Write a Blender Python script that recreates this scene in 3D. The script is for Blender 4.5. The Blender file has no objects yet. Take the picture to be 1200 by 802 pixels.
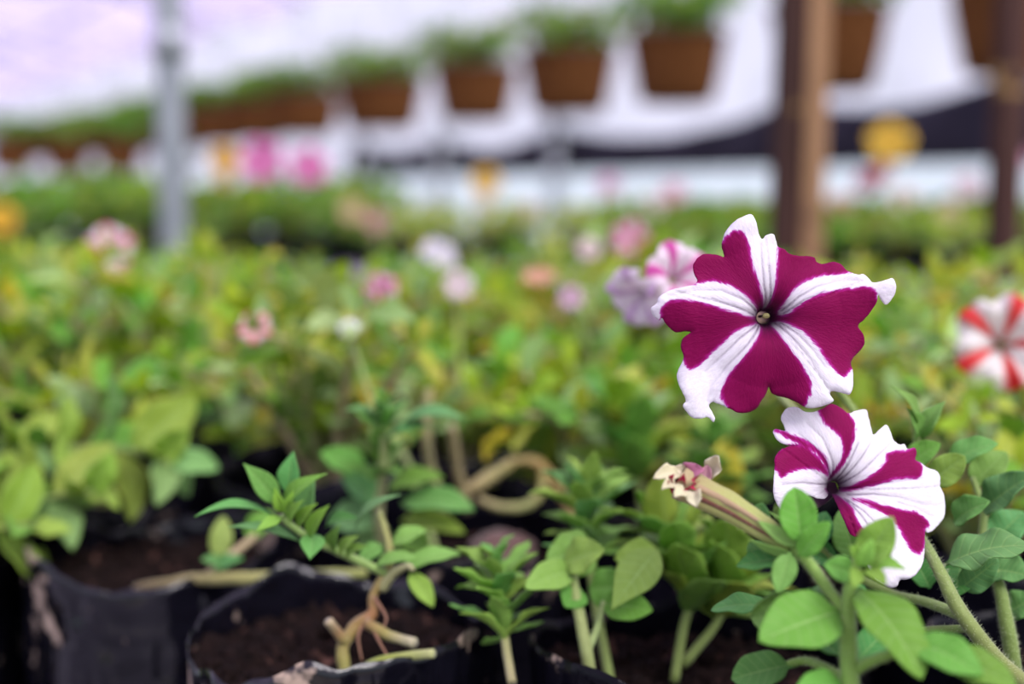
import bpy, math, random
import numpy as np
from mathutils import Vector, Matrix, noise, geometry

random.seed(7)
SC = bpy.context.scene
COL = SC.collection
V = Vector

# ------------------------------------------------------------------ camera
F = 1200 * 50.0 / 36.0
PITCH = math.atan(184.0 / F)
CAM = V((0, 0, 1.07))
RT = V((1, 0, 0))
FW = V((0, math.cos(PITCH), -math.sin(PITCH)))
UP = V((0, math.sin(PITCH), math.cos(PITCH)))
FOCUS = 0.44


def P(px, py, d):
    """the point at a distance d in front of the lens, seen under the picture position px, py"""
    return CAM + FW * d + RT * ((px - 600) / F * d) + UP * ((401 - py) / F * d)


def proj(p):
    q = p - CAM
    d = q.dot(FW)
    return 600 + q.dot(RT) / d * F, 401 - q.dot(UP) / d * F, d


cam_d = bpy.data.cameras.new('camera')
cam = bpy.data.objects.new('camera', cam_d)
COL.objects.link(cam)
cam.location = CAM
cam.rotation_euler = (math.pi / 2 - PITCH, 0, 0)
cam_d.lens = 50
cam_d.sensor_width = 36
cam_d.sensor_fit = 'HORIZONTAL'
cam_d.clip_start = 0.02
cam_d.clip_end = 300
cam_d.dof.use_dof = True
cam_d.dof.focus_distance = FOCUS
cam_d.dof.aperture_fstop = 4.4
SC.camera = cam

# ------------------------------------------------------------------ materials


def srgb(r, g, b):
    f = lambda c: (c / 255 / 12.92) if c / 255 <= .04045 else ((c / 255 + .055) / 1.055) ** 2.4
    return (f(r), f(g), f(b))


class NT:
    def __init__(self, name):
        self.m = bpy.data.materials.new(name)
        self.m.use_nodes = True
        self.t = self.m.node_tree
        self.t.nodes.clear()
        self.out = self.n('ShaderNodeOutputMaterial')

    def n(self, typ, **kw):
        nd = self.t.nodes.new(typ)
        for k, v in kw.items():
            if k.startswith('i_'):
                key = k[2:]
                key = int(key) if key.isdigit() else key.replace('_', ' ')
                nd.inputs[key].default_value = v
            else:
                setattr(nd, k, v)
        return nd

    def l(self, a, b):
        self.t.links.new(a, b)

    def ramp(self, stops, interp='LINEAR'):
        r = self.n('ShaderNodeValToRGB')
        cr = r.color_ramp
        cr.interpolation = interp
        while len(cr.elements) < len(stops):
            cr.elements.new(.5)
        for e, (p, c) in zip(cr.elements, stops):
            e.position = p
            e.color = (*c, 1) if len(c) == 3 else c
        return r

    def mix(self, a, b, fac, blend='MIX'):
        m = self.n('ShaderNodeMix', data_type='RGBA', blend_type=blend)
        for s, v in ((m.inputs[0], fac), (m.inputs[6], a), (m.inputs[7], b)):
            if hasattr(v, 'is_linked'):
                self.l(v, s)
            elif isinstance(v, (int, float)):
                s.default_value = v
            else:
                s.default_value = (*v, 1)
        return m.outputs[2]

    def math(self, op, a, b=None, clamp=False):
        m = self.n('ShaderNodeMath', operation=op, use_clamp=clamp)
        for s, v in zip(m.inputs, (a, b)):
            if v is None:
                continue
            if hasattr(v, 'is_linked'):
                self.l(v, s)
            else:
                s.default_value = v
        return m.outputs[0]

    def noise(self, scale, detail=3, vec=None, rough=.5):
        nd = self.n('ShaderNodeTexNoise', i_Scale=scale, i_Detail=detail, i_Roughness=rough)
        if vec is not None:
            self.l(vec, nd.inputs['Vector'])
        return nd

    def bump(self, h, strength, dist=.001):
        b = self.n('ShaderNodeBump', i_Strength=strength, i_Distance=dist)
        self.l(h, b.inputs['Height'])
        return b.outputs[0]

    def done(self, sh):
        self.l(sh, self.out.inputs['Surface'])
        return self.m

    def obj(self):
        return self.n('ShaderNodeTexCoord').outputs['Object']


def thin_sheet(t, colour, rough, spec, trans, trans_tint, normal=None, sheen=0.0):
    p = t.n('ShaderNodeBsdfPrincipled', i_Roughness=rough)
    p.inputs['Specular IOR Level'].default_value = spec
    p.inputs['Sheen Weight'].default_value = sheen
    p.inputs['Sheen Roughness'].default_value = .5
    t.l(colour, p.inputs['Base Color'])
    tr = t.n('ShaderNodeBsdfTranslucent')
    t.l(t.mix(colour, trans_tint, 1.0, 'MULTIPLY'), tr.inputs['Color'])
    if normal:
        t.l(normal, p.inputs['Normal'])
    mx = t.n('ShaderNodeMixShader', i_0=trans)
    t.l(p.outputs[0], mx.inputs[1])
    t.l(tr.outputs[0], mx.inputs[2])
    return t.done(mx.outputs[0])


def mat_leaf(name, hero):
    t = NT(name)
    col = t.n('ShaderNodeAttribute', attribute_name='Col').outputs['Color']
    luv = t.n('ShaderNodeAttribute', attribute_name='luv').outputs['Vector']
    sep = t.n('ShaderNodeSeparateXYZ')
    t.l(luv, sep.inputs[0])
    au = t.math('ABSOLUTE', sep.outputs[0])
    rnd = t.n('ShaderNodeObjectInfo').outputs['Random']
    hs = t.n('ShaderNodeHueSaturation')
    t.l(col, hs.inputs['Color'])
    t.l(t.math('ADD', t.math('MULTIPLY', rnd, .03), .485), hs.inputs['Hue'])
    t.l(t.math('ADD', t.math('MULTIPLY', rnd, .25), .95), hs.inputs['Value'])
    hs.inputs['Saturation'].default_value = 1.06 if hero else 1.1
    c = hs.outputs[0]
    nz = t.noise(260 if hero else 60, 3, t.obj())
    c = t.mix(c, t.mix(c, (.55, .62, .5), 1, 'MULTIPLY'), t.math('MULTIPLY', nz.outputs[0], .55))
    rib = t.math('SUBTRACT', 1, t.math('MULTIPLY', au, 14), clamp=True)
    c = t.mix(c, (.36, .55, .19), t.math('MULTIPLY', rib, .55))
    nrm = None
    if hero:
        lat = t.math('SINE', t.math('MULTIPLY', t.math('SUBTRACT', sep.outputs[1], t.math('MULTIPLY', au, .16)), 48))
        lat = t.math('POWER', t.math('ADD', t.math('MULTIPLY', lat, .5), .5), 14)
        c = t.mix(c, (.30, .48, .16), t.math('MULTIPLY', lat, .28))
        h = t.math('ADD', t.math('MULTIPLY', nz.outputs[0], .7), t.math('MULTIPLY', t.math('ADD', rib, lat), -.6))
        nrm = t.bump(h, .4, .0006)
    return thin_sheet(t, c, .5, .18, .34, (1.15, 1.1, .35), nrm, .03)


def mat_col(name, rough=.55, spec=.3, trans=.0, bump=0, scale=300, sheen=0.0):
    t = NT(name)
    col = t.n('ShaderNodeAttribute', attribute_name='Col').outputs['Color']
    nz = t.noise(scale, 3, t.obj())
    c = t.mix(col, t.mix(col, (.6, .58, .5), 1, 'MULTIPLY'), t.math('MULTIPLY', nz.outputs[0], .6))
    nrm = t.bump(nz.outputs[0], bump, .0008) if bump else None
    return thin_sheet(t, c, rough, spec, trans, (1, 1, .8), nrm, sheen)


def mat_petal_star(name):
    t = NT(name)
    sd = t.n('ShaderNodeAttribute', attribute_name='sd').outputs['Fac']
    pol = t.n('ShaderNodeAttribute', attribute_name='polar').outputs['Vector']
    rr = t.n('ShaderNodeAttribute', attribute_name='rr').outputs['Fac']
    fine = t.noise(9, 4, pol, .65)
    s = t.math('ADD', sd, t.math('MULTIPLY', t.math('SUBTRACT', fine.outputs[0], .5), 2.3))
    s01 = t.math('ADD', t.math('MULTIPLY', s, .1), .5)
    rp = t.ramp([(.0, (.235, .001, .070)), (.40, (.265, .002, .085)), (.45, (.36, .005, .16)), (.492, (.50, .03, .33)), (.515, (.74, .45, .74)),
                 (.545, (.89, .86, .92)), (1.0, (.93, .92, .95))])
    t.l(s01, rp.inputs[0])
    c = rp.outputs[0]
    # veins: thin streaks that run out from the throat
    vn = t.noise(16, 3, pol, .6)
    streak = t.math('POWER', vn.outputs[0], 2.2)
    c = t.mix(c, t.mix(c, (.55, .38, .55), 1, 'MULTIPLY'), t.math('MULTIPLY', streak, .40))
    mr = t.n('ShaderNodeMapRange', i_1=3.0, i_2=17.0, i_3=1.0, i_4=0.0)
    t.l(rr, mr.inputs[0])
    sv = t.math('MULTIPLY', mr.outputs[0], t.math('MULTIPLY', t.math('POWER', fine.outputs[0], 2.6), 2.2), clamp=True)
    c = t.mix(c, t.mix(c, (.42, .36, .40), 1, 'MULTIPLY'), sv)
    vd = t.n('ShaderNodeAttribute', attribute_name='vein').outputs['Fac']
    vm = t.n('ShaderNodeMapRange', i_1=.55, i_2=.05, i_3=0.0, i_4=1.0)
    t.l(vd, vm.inputs[0])
    vr = t.n('ShaderNodeMapRange', i_1=26.0, i_2=5.0, i_3=.12, i_4=1.0)
    t.l(rr, vr.inputs[0])
    c = t.mix(c, t.mix(c, (.30, .24, .32), 1, 'MULTIPLY'), t.math('MULTIPLY', vm.outputs[0], vr.outputs[0]))
    thr = t.n('ShaderNodeMapRange', i_1=2.2, i_2=8.0, i_3=1.0, i_4=0.0)
    t.l(rr, thr.inputs[0])
    c = t.mix(c, (.055, .006, .05), t.math('MULTIPLY', t.math('POWER', thr.outputs[0], 1.5), .93))
    h = t.math('ADD', vn.outputs[0], t.math('MULTIPLY', fine.outputs[0], .5))
    return thin_sheet(t, c, .6, .10, .30, (1, .95, 1), t.bump(h, .45, .0007), .04)


def mat_plain(name, c1, c2, scale, rough=.6, spec=.4, bump=.3, metal=0, stretch=(1, 1, 1), dist=.002, detail=4, patch=None):
    t = NT(name)
    mp = t.n('ShaderNodeMapping', i_Scale=stretch)
    t.l(t.obj(), mp.inputs[0])
    nz = t.noise(scale, detail, mp.outputs[0], .6)
    rp = t.ramp([(.3, c1), (.7, c2)])
    t.l(nz.outputs[0], rp.inputs[0])
    c = rp.outputs[0]
    p = t.n('ShaderNodeBsdfPrincipled', i_Roughness=rough, i_Metallic=metal)
    p.inputs['Specular IOR Level'].default_value = spec
    if patch:
        pc, pscale, lo, hi = patch
        pn = t.noise(pscale, 4, t.obj(), .6)
        pm = t.n('ShaderNodeMapRange', i_1=lo, i_2=hi)
        t.l(pn.outputs[0], pm.inputs[0])
        c = t.mix(c, pc, pm.outputs[0])
        t.l(t.math('ADD', t.math('MULTIPLY', pm.outputs[0], .5), rough, True), p.inputs['Roughness'])
    t.l(c, p.inputs['Base Color'])
    if bump:
        t.l(t.bump(nz.outputs[0], bump, dist), p.inputs['Normal'])
    return t.done(p.outputs[0])


def mat_film(name, col, clear, streak, scale=(.5, .5, .5)):
    """plastic film that lets daylight through: clear share, the rest scattered"""
    t = NT(name)
    mp = t.n('ShaderNodeMapping', i_Scale=scale)
    t.l(t.obj(), mp.inputs[0])
    nz = t.noise(2.0, 4, mp.outputs[0], .55)
    rp = t.ramp([(.3, tuple(c * streak for c in col)), (.68, col)])
    t.l(nz.outputs[0], rp.inputs[0])
    tr = t.n('ShaderNodeBsdfTranslucent')
    t.l(rp.outputs[0], tr.inputs[0])
    df = t.n('ShaderNodeBsdfDiffuse')
    t.l(rp.outputs[0], df.inputs[0])
    m1 = t.n('ShaderNodeMixShader', i_0=.35)
    t.l(tr.outputs[0], m1.inputs[1])
    t.l(df.outputs[0], m1.inputs[2])
    tp = t.n('ShaderNodeBsdfTransparent', i_0=(.95, .93, .98, 1))
    m2 = t.n('ShaderNodeMixShader', i_0=1 - clear)
    t.l(tp.outputs[0], m2.inputs[1])
    t.l(m1.outputs[0], m2.inputs[2])
    return t.done(m2.outputs[0])


M = {
    'leaf_near': mat_leaf('leaf_near', True),
    'leaf_far': mat_leaf('leaf_far', False),
    'stem': mat_col('stem', .55, .3, .12, .5, 400, .2),
    'petal_star': mat_petal_star('petal_star'),
    'petal': mat_col('petal', .55, .25, .3, .2, 120, .1),
    'hair': mat_col('hair', .5, .3, .5),
    'bag': mat_plain('bag_film', (.0022, .0022, .004), (.0055, .005, .009), 38, .22, .10, .8, dist=.004, patch=((.34, .26, .20), 38, .63, .70)),
    'bag_dirty': mat_plain('dirty_bag_film', (.0025, .0025, .0045), (.006, .0055, .010), 26, .16, .45, 1.0, dist=.010, detail=2, patch=((.36, .27, .21), 34, .585, .64)),
    'soil': mat_plain('soil', (.003, .0018, .0016), (.016, .008, .0065), 160, .95, .12, .9, dist=.004, patch=((.12, .06, .045), 90, .60, .72)),
    'coir': mat_plain('coir', (.075, .028, .008), (.20, .082, .024), 30, .95, .1, .8, stretch=(1, 1, 3), dist=.01),
    'wood': mat_plain('weathered_timber', (.24, .13, .065), (.44, .26, .135), 14, .8, .2, .5, stretch=(1, 1, .12), patch=((.07, .036, .03), 3.0, .54, .66)),
    'wood_dark': mat_plain('dark_timber', (.028, .013, .011), (.085, .040, .030), 14, .8, .2, .5, stretch=(1, 1, .12), patch=((.42, .27, .10), 13.0, .64, .70)),
    'bench': mat_plain('bench_board', (.20, .19, .22), (.34, .33, .37), 6, .7, .3, .2, stretch=(.2, 1, 1)),
    'steel': mat_plain('galvanised_steel', (.25, .28, .30), (.38, .41, .43), 12, .45, .5, .1, metal=.45),
    'wire': mat_plain('wire', (.12, .12, .13), (.2, .2, .2), 30, .5, .5, 0, metal=.5),
    'cloth': mat_plain('black_shade_cloth', (.010, .009, .020), (.022, .020, .036), 3, .7, .3, .3),
    'floor': mat_plain('ground', (.10, .085, .075), (.22, .19, .17), 2, .95, .2, .4, dist=.02),
    'film_roof': mat_film('roof_film', (.37, .30, .50), .20, .34, (.55, .9, 1)),
    'film_wall': mat_film('wall_film', (.88, .82, .96), .42, .62, (.8, .8, .8)),
    'film_low': mat_film('screen_film', (.78, .86, .93), .45, .8, (2, 2, .4)),
}

# ------------------------------------------------------------------ mesh tools


class MB:
    def __init__(self):
        self.v, self.f, self.c, self.u = [], [], [], []

    def add(self, vs, fs, col=(.5, .5, .5), us=None):
        b = len(self.v)
        self.v += [tuple(v) for v in vs]
        self.f += [tuple(b + i for i in f) for f in fs]
        self.c += col if isinstance(col, list) else [col] * len(vs)
        self.u += us if us else [(0, 0, 0)] * len(vs)

    def build(self, name, m, parent=None, solid=0, attrs=None, smooth=True):
        me = bpy.data.meshes.new(name)
        me.from_pydata(self.v, [], self.f)
        a = me.attributes.new('Col', 'FLOAT_COLOR', 'POINT')
        a.data.foreach_set('color', np.array([(*c[:3], 1) for c in self.c], dtype=np.float32).ravel())
        a = me.attributes.new('luv', 'FLOAT_VECTOR', 'POINT')
        a.data.foreach_set('vector', np.array(self.u, dtype=np.float32).ravel())
        for k, (typ, arr) in (attrs or {}).items():
            a = me.attributes.new(k, typ, 'POINT')
            a.data.foreach_set('vector' if typ == 'FLOAT_VECTOR' else 'value', np.asarray(arr, dtype=np.float32).ravel())
        if smooth:
            me.polygons.foreach_set('use_smooth', [True] * len(me.polygons))
        me.materials.append(M[m] if isinstance(m, str) else m)
        me.update()
        o = bpy.data.objects.new(name, me)
        COL.objects.link(o)
        if solid:
            md = o.modifiers.new('thickness', 'SOLIDIFY')
            md.thickness = solid
            md.offset = 0
        if parent is not None:
            o.parent = parent
            o.matrix_parent_inverse = Matrix.LocRotScale(parent.matrix_basis.translation, parent.matrix_basis.to_quaternion(), parent.matrix_basis.to_scale()).inverted()
        return o


def smooth_path(pts, k=5):
    pts = [V(p) for p in pts]
    if len(pts) < 3:
        return [pts[0].lerp(pts[-1], i / k) for i in range(k + 1)]
    q = [pts[0] * 2 - pts[1]] + pts + [pts[-1] * 2 - pts[-2]]
    out = []
    for i in range(1, len(q) - 2):
        p0, p1, p2, p3 = q[i - 1:i + 3]
        for j in range(k):
            t = j / k
            out.append(.5 * ((2 * p1) + (p2 - p0) * t + (2 * p0 - 5 * p1 + 4 * p2 - p3) * t * t + (3 * p1 - p0 - 3 * p2 + p3) * t ** 3))
    out.append(pts[-1])
    return out


def lerp_list(vals, n):
    out = []
    for i in range(n):
        x = i / (n - 1) * (len(vals) - 1)
        j = min(int(x), len(vals) - 2)
        a, b = vals[j], vals[j + 1]
        f = x - j
        out.append(tuple(p + (q - p) * f for p, q in zip(a, b)) if isinstance(a, tuple) else a + (b - a) * f)
    return out


def tube(mb, pts, radii, col, seg=8, k=5, rough=0.0, cap=True, ribs=0):
    path = smooth_path(pts, k)
    n = len(path)
    radii = lerp_list(list(radii) if isinstance(radii, (list, tuple)) else [radii, radii], n)
    cols = lerp_list(col, n) if isinstance(col, list) else [col] * n
    tg = (path[1] - path[0]).normalized()
    nr = tg.orthogonal().normalized()
    vs, cs = [], []
    for i, p in enumerate(path):
        t2 = (path[min(i + 1, n - 1)] - path[max(i - 1, 0)]).normalized()
        nr = (nr - t2 * nr.dot(t2)).normalized()
        bn = t2.cross(nr)
        for j in range(seg):
            a = 2 * math.pi * j / seg
            r = radii[i]
            if rough:
                r *= 1 + rough * noise.noise(p * 180 + V((j * 1.7, 0, 0)))
            if ribs:
                r *= 1 + .12 * math.cos(ribs * a)
            vs.append(p + (nr * math.cos(a) + bn * math.sin(a)) * r)
            cs.append(cols[i])
    fs = [(i * seg + j, i * seg + (j + 1) % seg, (i + 1) * seg + (j + 1) % seg, (i + 1) * seg + j) for i in range(n - 1) for j in range(seg)]
    if cap:
        fs.append(tuple(range(seg))[::-1])
        fs.append(tuple((n - 1) * seg + j for j in range(seg)))
    mb.add(vs, fs, cs)
    return path


def hairs(mb, pts, r, count, length, rng, col=(.75, .82, .6), k=5):
    path = smooth_path(pts, k)
    rs = lerp_list(list(r) if isinstance(r, (list, tuple)) else [r, r], len(path))
    for _ in range(count):
        i = rng.randrange(len(path) - 1)
        t = (path[i + 1] - path[i])
        p = path[i] + t * rng.random()
        t.normalize()
        o = t.orthogonal().normalized()
        o.rotate(Matrix.Rotation(rng.uniform(0, 6.283), 3, t))
        s = o.cross(t) * .00006
        b = p + o * rs[i] * .95
        tip = b + (o + t * rng.uniform(-.3, .4)) * length * rng.uniform(.5, 1.2)
        w = t * .00006
        mb.add([b + s, b - s, b + w, tip], [(0, 1, 3), (1, 2, 3), (2, 0, 3)], col)


def prof_ovate(t):
    return max(.09 if t < .12 else 0, (math.sin(math.pi * min(1, t) ** .85) ** .72) if 0 < t < 1 else 0) if t > .08 else .10 + t * 1.2


def prof_spoon(t):
    if t < .22:
        return .14 + t * .5
    q = (t - .22) / .78
    return max(.25 * (1 - q) ** 2, math.sin(math.pi * (.12 + .88 * q)) ** .62 if q < 1 else 0)


def prof_lance(t):
    return .10 * (1 - t) + .95 * (math.sin(math.pi * t ** .8) ** 1.15 if 0 < t < 1 else 0)


PROF = {'o': prof_ovate, 's': prof_spoon, 'l': prof_lance}


def leaf(mb, base, tip, normal, width, prof='o', arch=.1, cup=.25, wave=.1, col=(.2, .4, .08), n=10, m=3, roll=0.0, rng=random):
    base, tip, normal = V(base), V(tip), V(normal)
    ax = tip - base
    L = ax.length
    a = ax / L
    s = a.cross(normal)
    if s.length < 1e-4:
        s = a.orthogonal()
    s.normalize()
    nn = s.cross(a).normalized()
    if nn.dot(normal) < 0:
        nn, s = -nn, -s
    ph = rng.uniform(0, 6.28)
    rid = rng.random()
    pf = PROF[prof]
    vs, us, cs = [], [], []
    for i in range(n + 1):
        t = i / n
        c = base + a * (L * t) + nn * (arch * L * 4 * t * (1 - t))
        w = width * .5 * max(pf(t), .012)
        for j in range(-m, m + 1):
            u = j / m
            h = cup * w * u * u + wave * w * abs(u) ** 1.6 * math.sin(t * 13 + ph + (1.6 if u > 0 else 0)) - .12 * w * (1 - min(1, abs(u) * 3))
            uu = u
            if roll and u > 0:
                h += roll * w * u ** 3
                uu = u - .45 * roll * u ** 3
            vs.append(c + s * (w * uu) + nn * h)
            us.append((u, t, rid))
            f = 1 + .10 * (t - .5)
            cs.append((col[0] * f, col[1] * f, col[2] * f))
    q = 2 * m + 1
    mb.add(vs, [(i * q + j, i * q + j + 1, (i + 1) * q + j + 1, (i + 1) * q + j) for i in range(n) for j in range(q - 1)], cs, us)


def box(mb, c, size, rot=None, col=(.5, .5, .5), bev=0):
    c = V(c)
    hx, hy, hz = (s / 2 for s in size)
    b = min(bev, hx * .4, hy * .4) if bev else 0
    ring = [(-hx + b, -hy), (hx - b, -hy), (hx, -hy + b), (hx, hy - b), (hx - b, hy), (-hx + b, hy), (-hx, hy - b), (-hx, -hy + b)] if b else [(-hx, -hy), (hx, -hy), (hx, hy), (-hx, hy)]
    n = len(ring)
    vs = [V((x, y, z)) for z in (-hz, hz) for x, y in ring]
    if rot is not None:
        vs = [rot @ v for v in vs]
    mb.add([c + v for v in vs], [(i, (i + 1) % n, n + (i + 1) % n, n + i) for i in range(n)] + [tuple(range(n))[::-1], tuple(range(n, 2 * n))], col)


def thing(name, loc, label, cat, group=None):
    o = bpy.data.objects.new(name, None)
    o.empty_display_size = .02
    COL.objects.link(o)
    o.location = loc
    tag(o, label, cat, group)
    return o


def tag(o, label, cat, group=None):
    o['label'] = label
    o['category'] = cat
    if group:
        o['group'] = group
    return o


def struct(o):
    o['kind'] = 'structure'
    return o


def copy_tree(o, parent=None):
    c = o.copy()
    COL.objects.link(c)
    if parent is not None:
        c.parent = parent
    for ch in list(o.children):
        copy_tree(ch, c)
    return c


# ------------------------------------------------------------------ flowers with a traced outline


def chaikin(pts, n=1):
    for _ in range(n):
        out = []
        for i, p in enumerate(pts):
            q = pts[(i + 1) % len(pts)]
            out += [(p[0] * .8 + q[0] * .2, p[1] * .8 + q[1] * .2), (p[0] * .2 + q[0] * .8, p[1] * .2 + q[1] * .8)]
        pts = out
    return pts


def resample(pts, step):
    out = []
    for i, p in enumerate(pts):
        q = pts[(i + 1) % len(pts)]
        d = math.dist(p, q)
        k = max(1, int(d / step + .5))
        out += [(p[0] + (q[0] - p[0]) * j / k, p[1] + (q[1] - p[1]) * j / k) for j in range(k)]
    return out


def poly_sd(pts, poly):
    """signed distance of points to a closed polygon, positive inside"""
    x, y = pts[:, 0], pts[:, 1]
    best = np.full(len(pts), 1e9)
    inside = np.zeros(len(pts), bool)
    for i in range(len(poly)):
        ax, ay = poly[i]
        bx, by = poly[(i + 1) % len(poly)]
        dx, dy = bx - ax, by - ay
        L = dx * dx + dy * dy + 1e-12
        t = np.clip(((x - ax) * dx + (y - ay) * dy) / L, 0, 1)
        best = np.minimum(best, np.hypot(x - ax - t * dx, y - ay - t * dy))
        cr = ((ay > y) != (by > y)) & (x < (bx - ax) * (y - ay) / (by - ay + 1e-12) + ax)
        inside ^= cr
    return np.where(inside, best, -best)


def corolla(name, outline, regions, regions_white, veins, centre, mm, zfun, frame, hole, parent, rng, step=.52):
    """outline and colour regions in drawing units, mm per unit; frame = (origin, right, up, front)"""
    cv = lambda p: ((p[0] - centre[0]) * mm, -(p[1] - centre[1]) * mm)
    ol = resample(chaikin([cv(p) for p in outline], 2), .45)
    ol = [(x + .12 * noise.noise(V((x * .9, y * .9, 3))), y + .12 * noise.noise(V((x * .9, y * .9, 9)))) for x, y in ol]
    xs = [p[0] for p in ol]
    ys = [p[1] for p in ol]
    gx = np.arange(min(xs), max(xs), step)
    gy = np.arange(min(ys), max(ys), step * .866)
    pts = np.array([(x + (step / 2 if j % 2 else 0) + rng.uniform(-.08, .08), y + rng.uniform(-.08, .08)) for j, y in enumerate(gy) for x in gx])
    sd = poly_sd(pts, ol)
    r = np.hypot(pts[:, 0], pts[:, 1])
    pts = pts[(sd > .3) & (r > 8)]
    ring = []
    for k in range(14):
        rr = hole * .8 + (7.7 - hole * .8) * (k / 13) ** 1.2
        nth = max(20, int(6.283 * rr / .55))
        ring += [(rr * math.cos(6.283 * j / nth), rr * math.sin(6.283 * j / nth)) for j in range(nth)]
    ring = np.array(ring)
    ring = ring[poly_sd(ring, ol) > .25]
    allp = [V(p) for p in ol] + [V(p) for p in pts] + [V(p) for p in ring]
    vs, _, fs, *_ = geometry.delaunay_2d_cdt(allp, [], [list(range(len(ol)))], 1, 1e-6)
    co = np.array([(v[0], v[1]) for v in vs])
    fs = [f for f in fs if np.hypot(*co[list(f)].mean(axis=0)) > hole]
    s = np.full(len(co), -1e9)
    for reg in regions:
        s = np.maximum(s, poly_sd(co, chaikin([cv(p) for p in reg], 2)))
    if not regions_white:
        s = -s
    s = np.clip(s, -6, 6)
    rr = np.hypot(co[:, 0], co[:, 1])
    th = np.arctan2(co[:, 1], co[:, 0])
    edge = poly_sd(co, ol)
    z = zfun(co[:, 0], co[:, 1], rr, th, edge)
    vd = np.full(len(co), 9.0)
    for ve in veins:
        q = [cv(p) for p in ve]
        for a, b in zip(q, q[1:]):
            dx, dy = b[0] - a[0], b[1] - a[1]
            t = np.clip(((co[:, 0] - a[0]) * dx + (co[:, 1] - a[1]) * dy) / (dx * dx + dy * dy), 0, 1)
            vd = np.minimum(vd, np.hypot(co[:, 0] - a[0] - t * dx, co[:, 1] - a[1] - t * dy))
    z = z - .34 * np.exp(-(vd / .75) ** 2) * np.clip(rr / 7, 0, 1)
    o, rt, up, fr = frame
    mb = MB()
    mb.add([o + (rt * x + up * y + fr * zz) * .001 for (x, y), zz in zip(co, z)], fs)
    return mb.build(name, 'petal_star', parent, solid=.0003, attrs={
        'sd': ('FLOAT', s), 'vein': ('FLOAT', vd), 'rr': ('FLOAT', rr),
        'polar': ('FLOAT_VECTOR', np.stack([np.cos(th) * 2.2, np.sin(th) * 2.2, rr * .035], 1))})


def vnoise(x, y, f, seed):
    return np.array([noise.noise(V((a * f, b * f, seed))) for a, b in zip(x, y)])


FRONT = -FW
ZA = [(405, 55), (420, 85), (430, 128), (440, 147), (455, 128), (480, 125), (487, 150), (491, 172), (515, 176), (530, 193), (560, 200), (598, 200), (620, 203), (626, 222), (650, 228),
      (680, 218), (710, 228), (726, 252), (760, 265), (780, 260), (800, 273), (812, 292), (850, 284), (880, 273), (889, 300), (886, 332), (860, 368), (842, 350), (830, 326), (831, 356),
      (800, 405), (764, 434), (790, 463), (797, 495), (780, 520), (755, 540), (742, 560), (751, 590), (746, 640), (735, 669), (710, 660), (672, 652), (664, 665), (686, 690), (640, 706),
      (600, 714), (580, 706), (555, 690), (520, 676), (490, 670), (474, 662), (465, 636), (458, 662), (440, 685), (425, 715), (395, 729), (360, 729), (335, 716), (300, 700), (275, 690),
      (260, 704), (286, 745), (280, 764), (262, 741), (235, 749), (205, 746), (173, 703), (190, 690), (165, 640), (156, 600), (174, 560), (181, 540), (169, 510), (174, 480), (190, 466),
      (206, 456), (185, 452), (150, 459), (120, 430), (104, 405), (98, 418), (76, 402), (65, 375), (90, 360), (90, 340), (130, 315), (180, 305), (214, 296), (225, 284), (212, 260),
      (207, 230), (225, 205), (250, 191), (290, 194), (320, 206), (306, 165), (318, 120), (350, 80)]
WA = [
    [(450, 360), (415, 265), (402, 205), (394, 150), (374, 116), (345, 113), (318, 140), (300, 160), (310, 100), (350, 60), (405, 35), (470, 100), (505, 120), (492, 178), (489, 215), (481, 290), (473, 355), (462, 390)],
    [(500, 385), (516, 360), (545, 310), (600, 276), (680, 261), (735, 259), (790, 240), (900, 255), (910, 340), (860, 385), (832, 350), (824, 318), (790, 303), (700, 312), (620, 331), (560, 366), (530, 396), (510, 402)],
    [(500, 420), (522, 424), (570, 450), (612, 490), (650, 545), (688, 596), (715, 606), (742, 582), (790, 570), (770, 690), (690, 730), (570, 730), (583, 700), (606, 660), (596, 610), (560, 553), (520, 500), (484, 440), (485, 425)],
    [(448, 436), (432, 460), (400, 510), (342, 580), (317, 620), (298, 672), (333, 722), (290, 790), (120, 760), (130, 560), (178, 540), (182, 572), (205, 586), (240, 560), (290, 508), (350, 450), (412, 430), (435, 425)],
    [(440, 392), (428, 375), (390, 338), (330, 298), (270, 283), (205, 298), (120, 290), (40, 350), (60, 430), (103, 414), (96, 372), (130, 351), (190, 347), (260, 363), (340, 390), (400, 406), (430, 404)],
]
VA = [[(458, 360), (444, 300), (438, 225), (436, 160)], [(472, 358), (466, 300), (462, 235)], [(512, 382), (560, 338), (620, 304), (690, 286), (760, 282)], [(520, 392), (575, 350), (640, 322)],
      [(498, 428), (545, 482), (600, 550), (640, 615), (655, 650)], [(510, 426), (560, 466), (610, 520), (650, 575)], [(436, 436), (385, 500), (325, 565), (270, 640), (258, 690)],
      [(425, 432), (360, 478), (300, 540), (250, 590)], [(425, 384), (370, 345), (300, 315), (220, 315), (120, 335)], [(415, 398), (345, 372), (270, 345)]]
MMA = FOCUS / F * 1000 / 2.865


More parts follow.
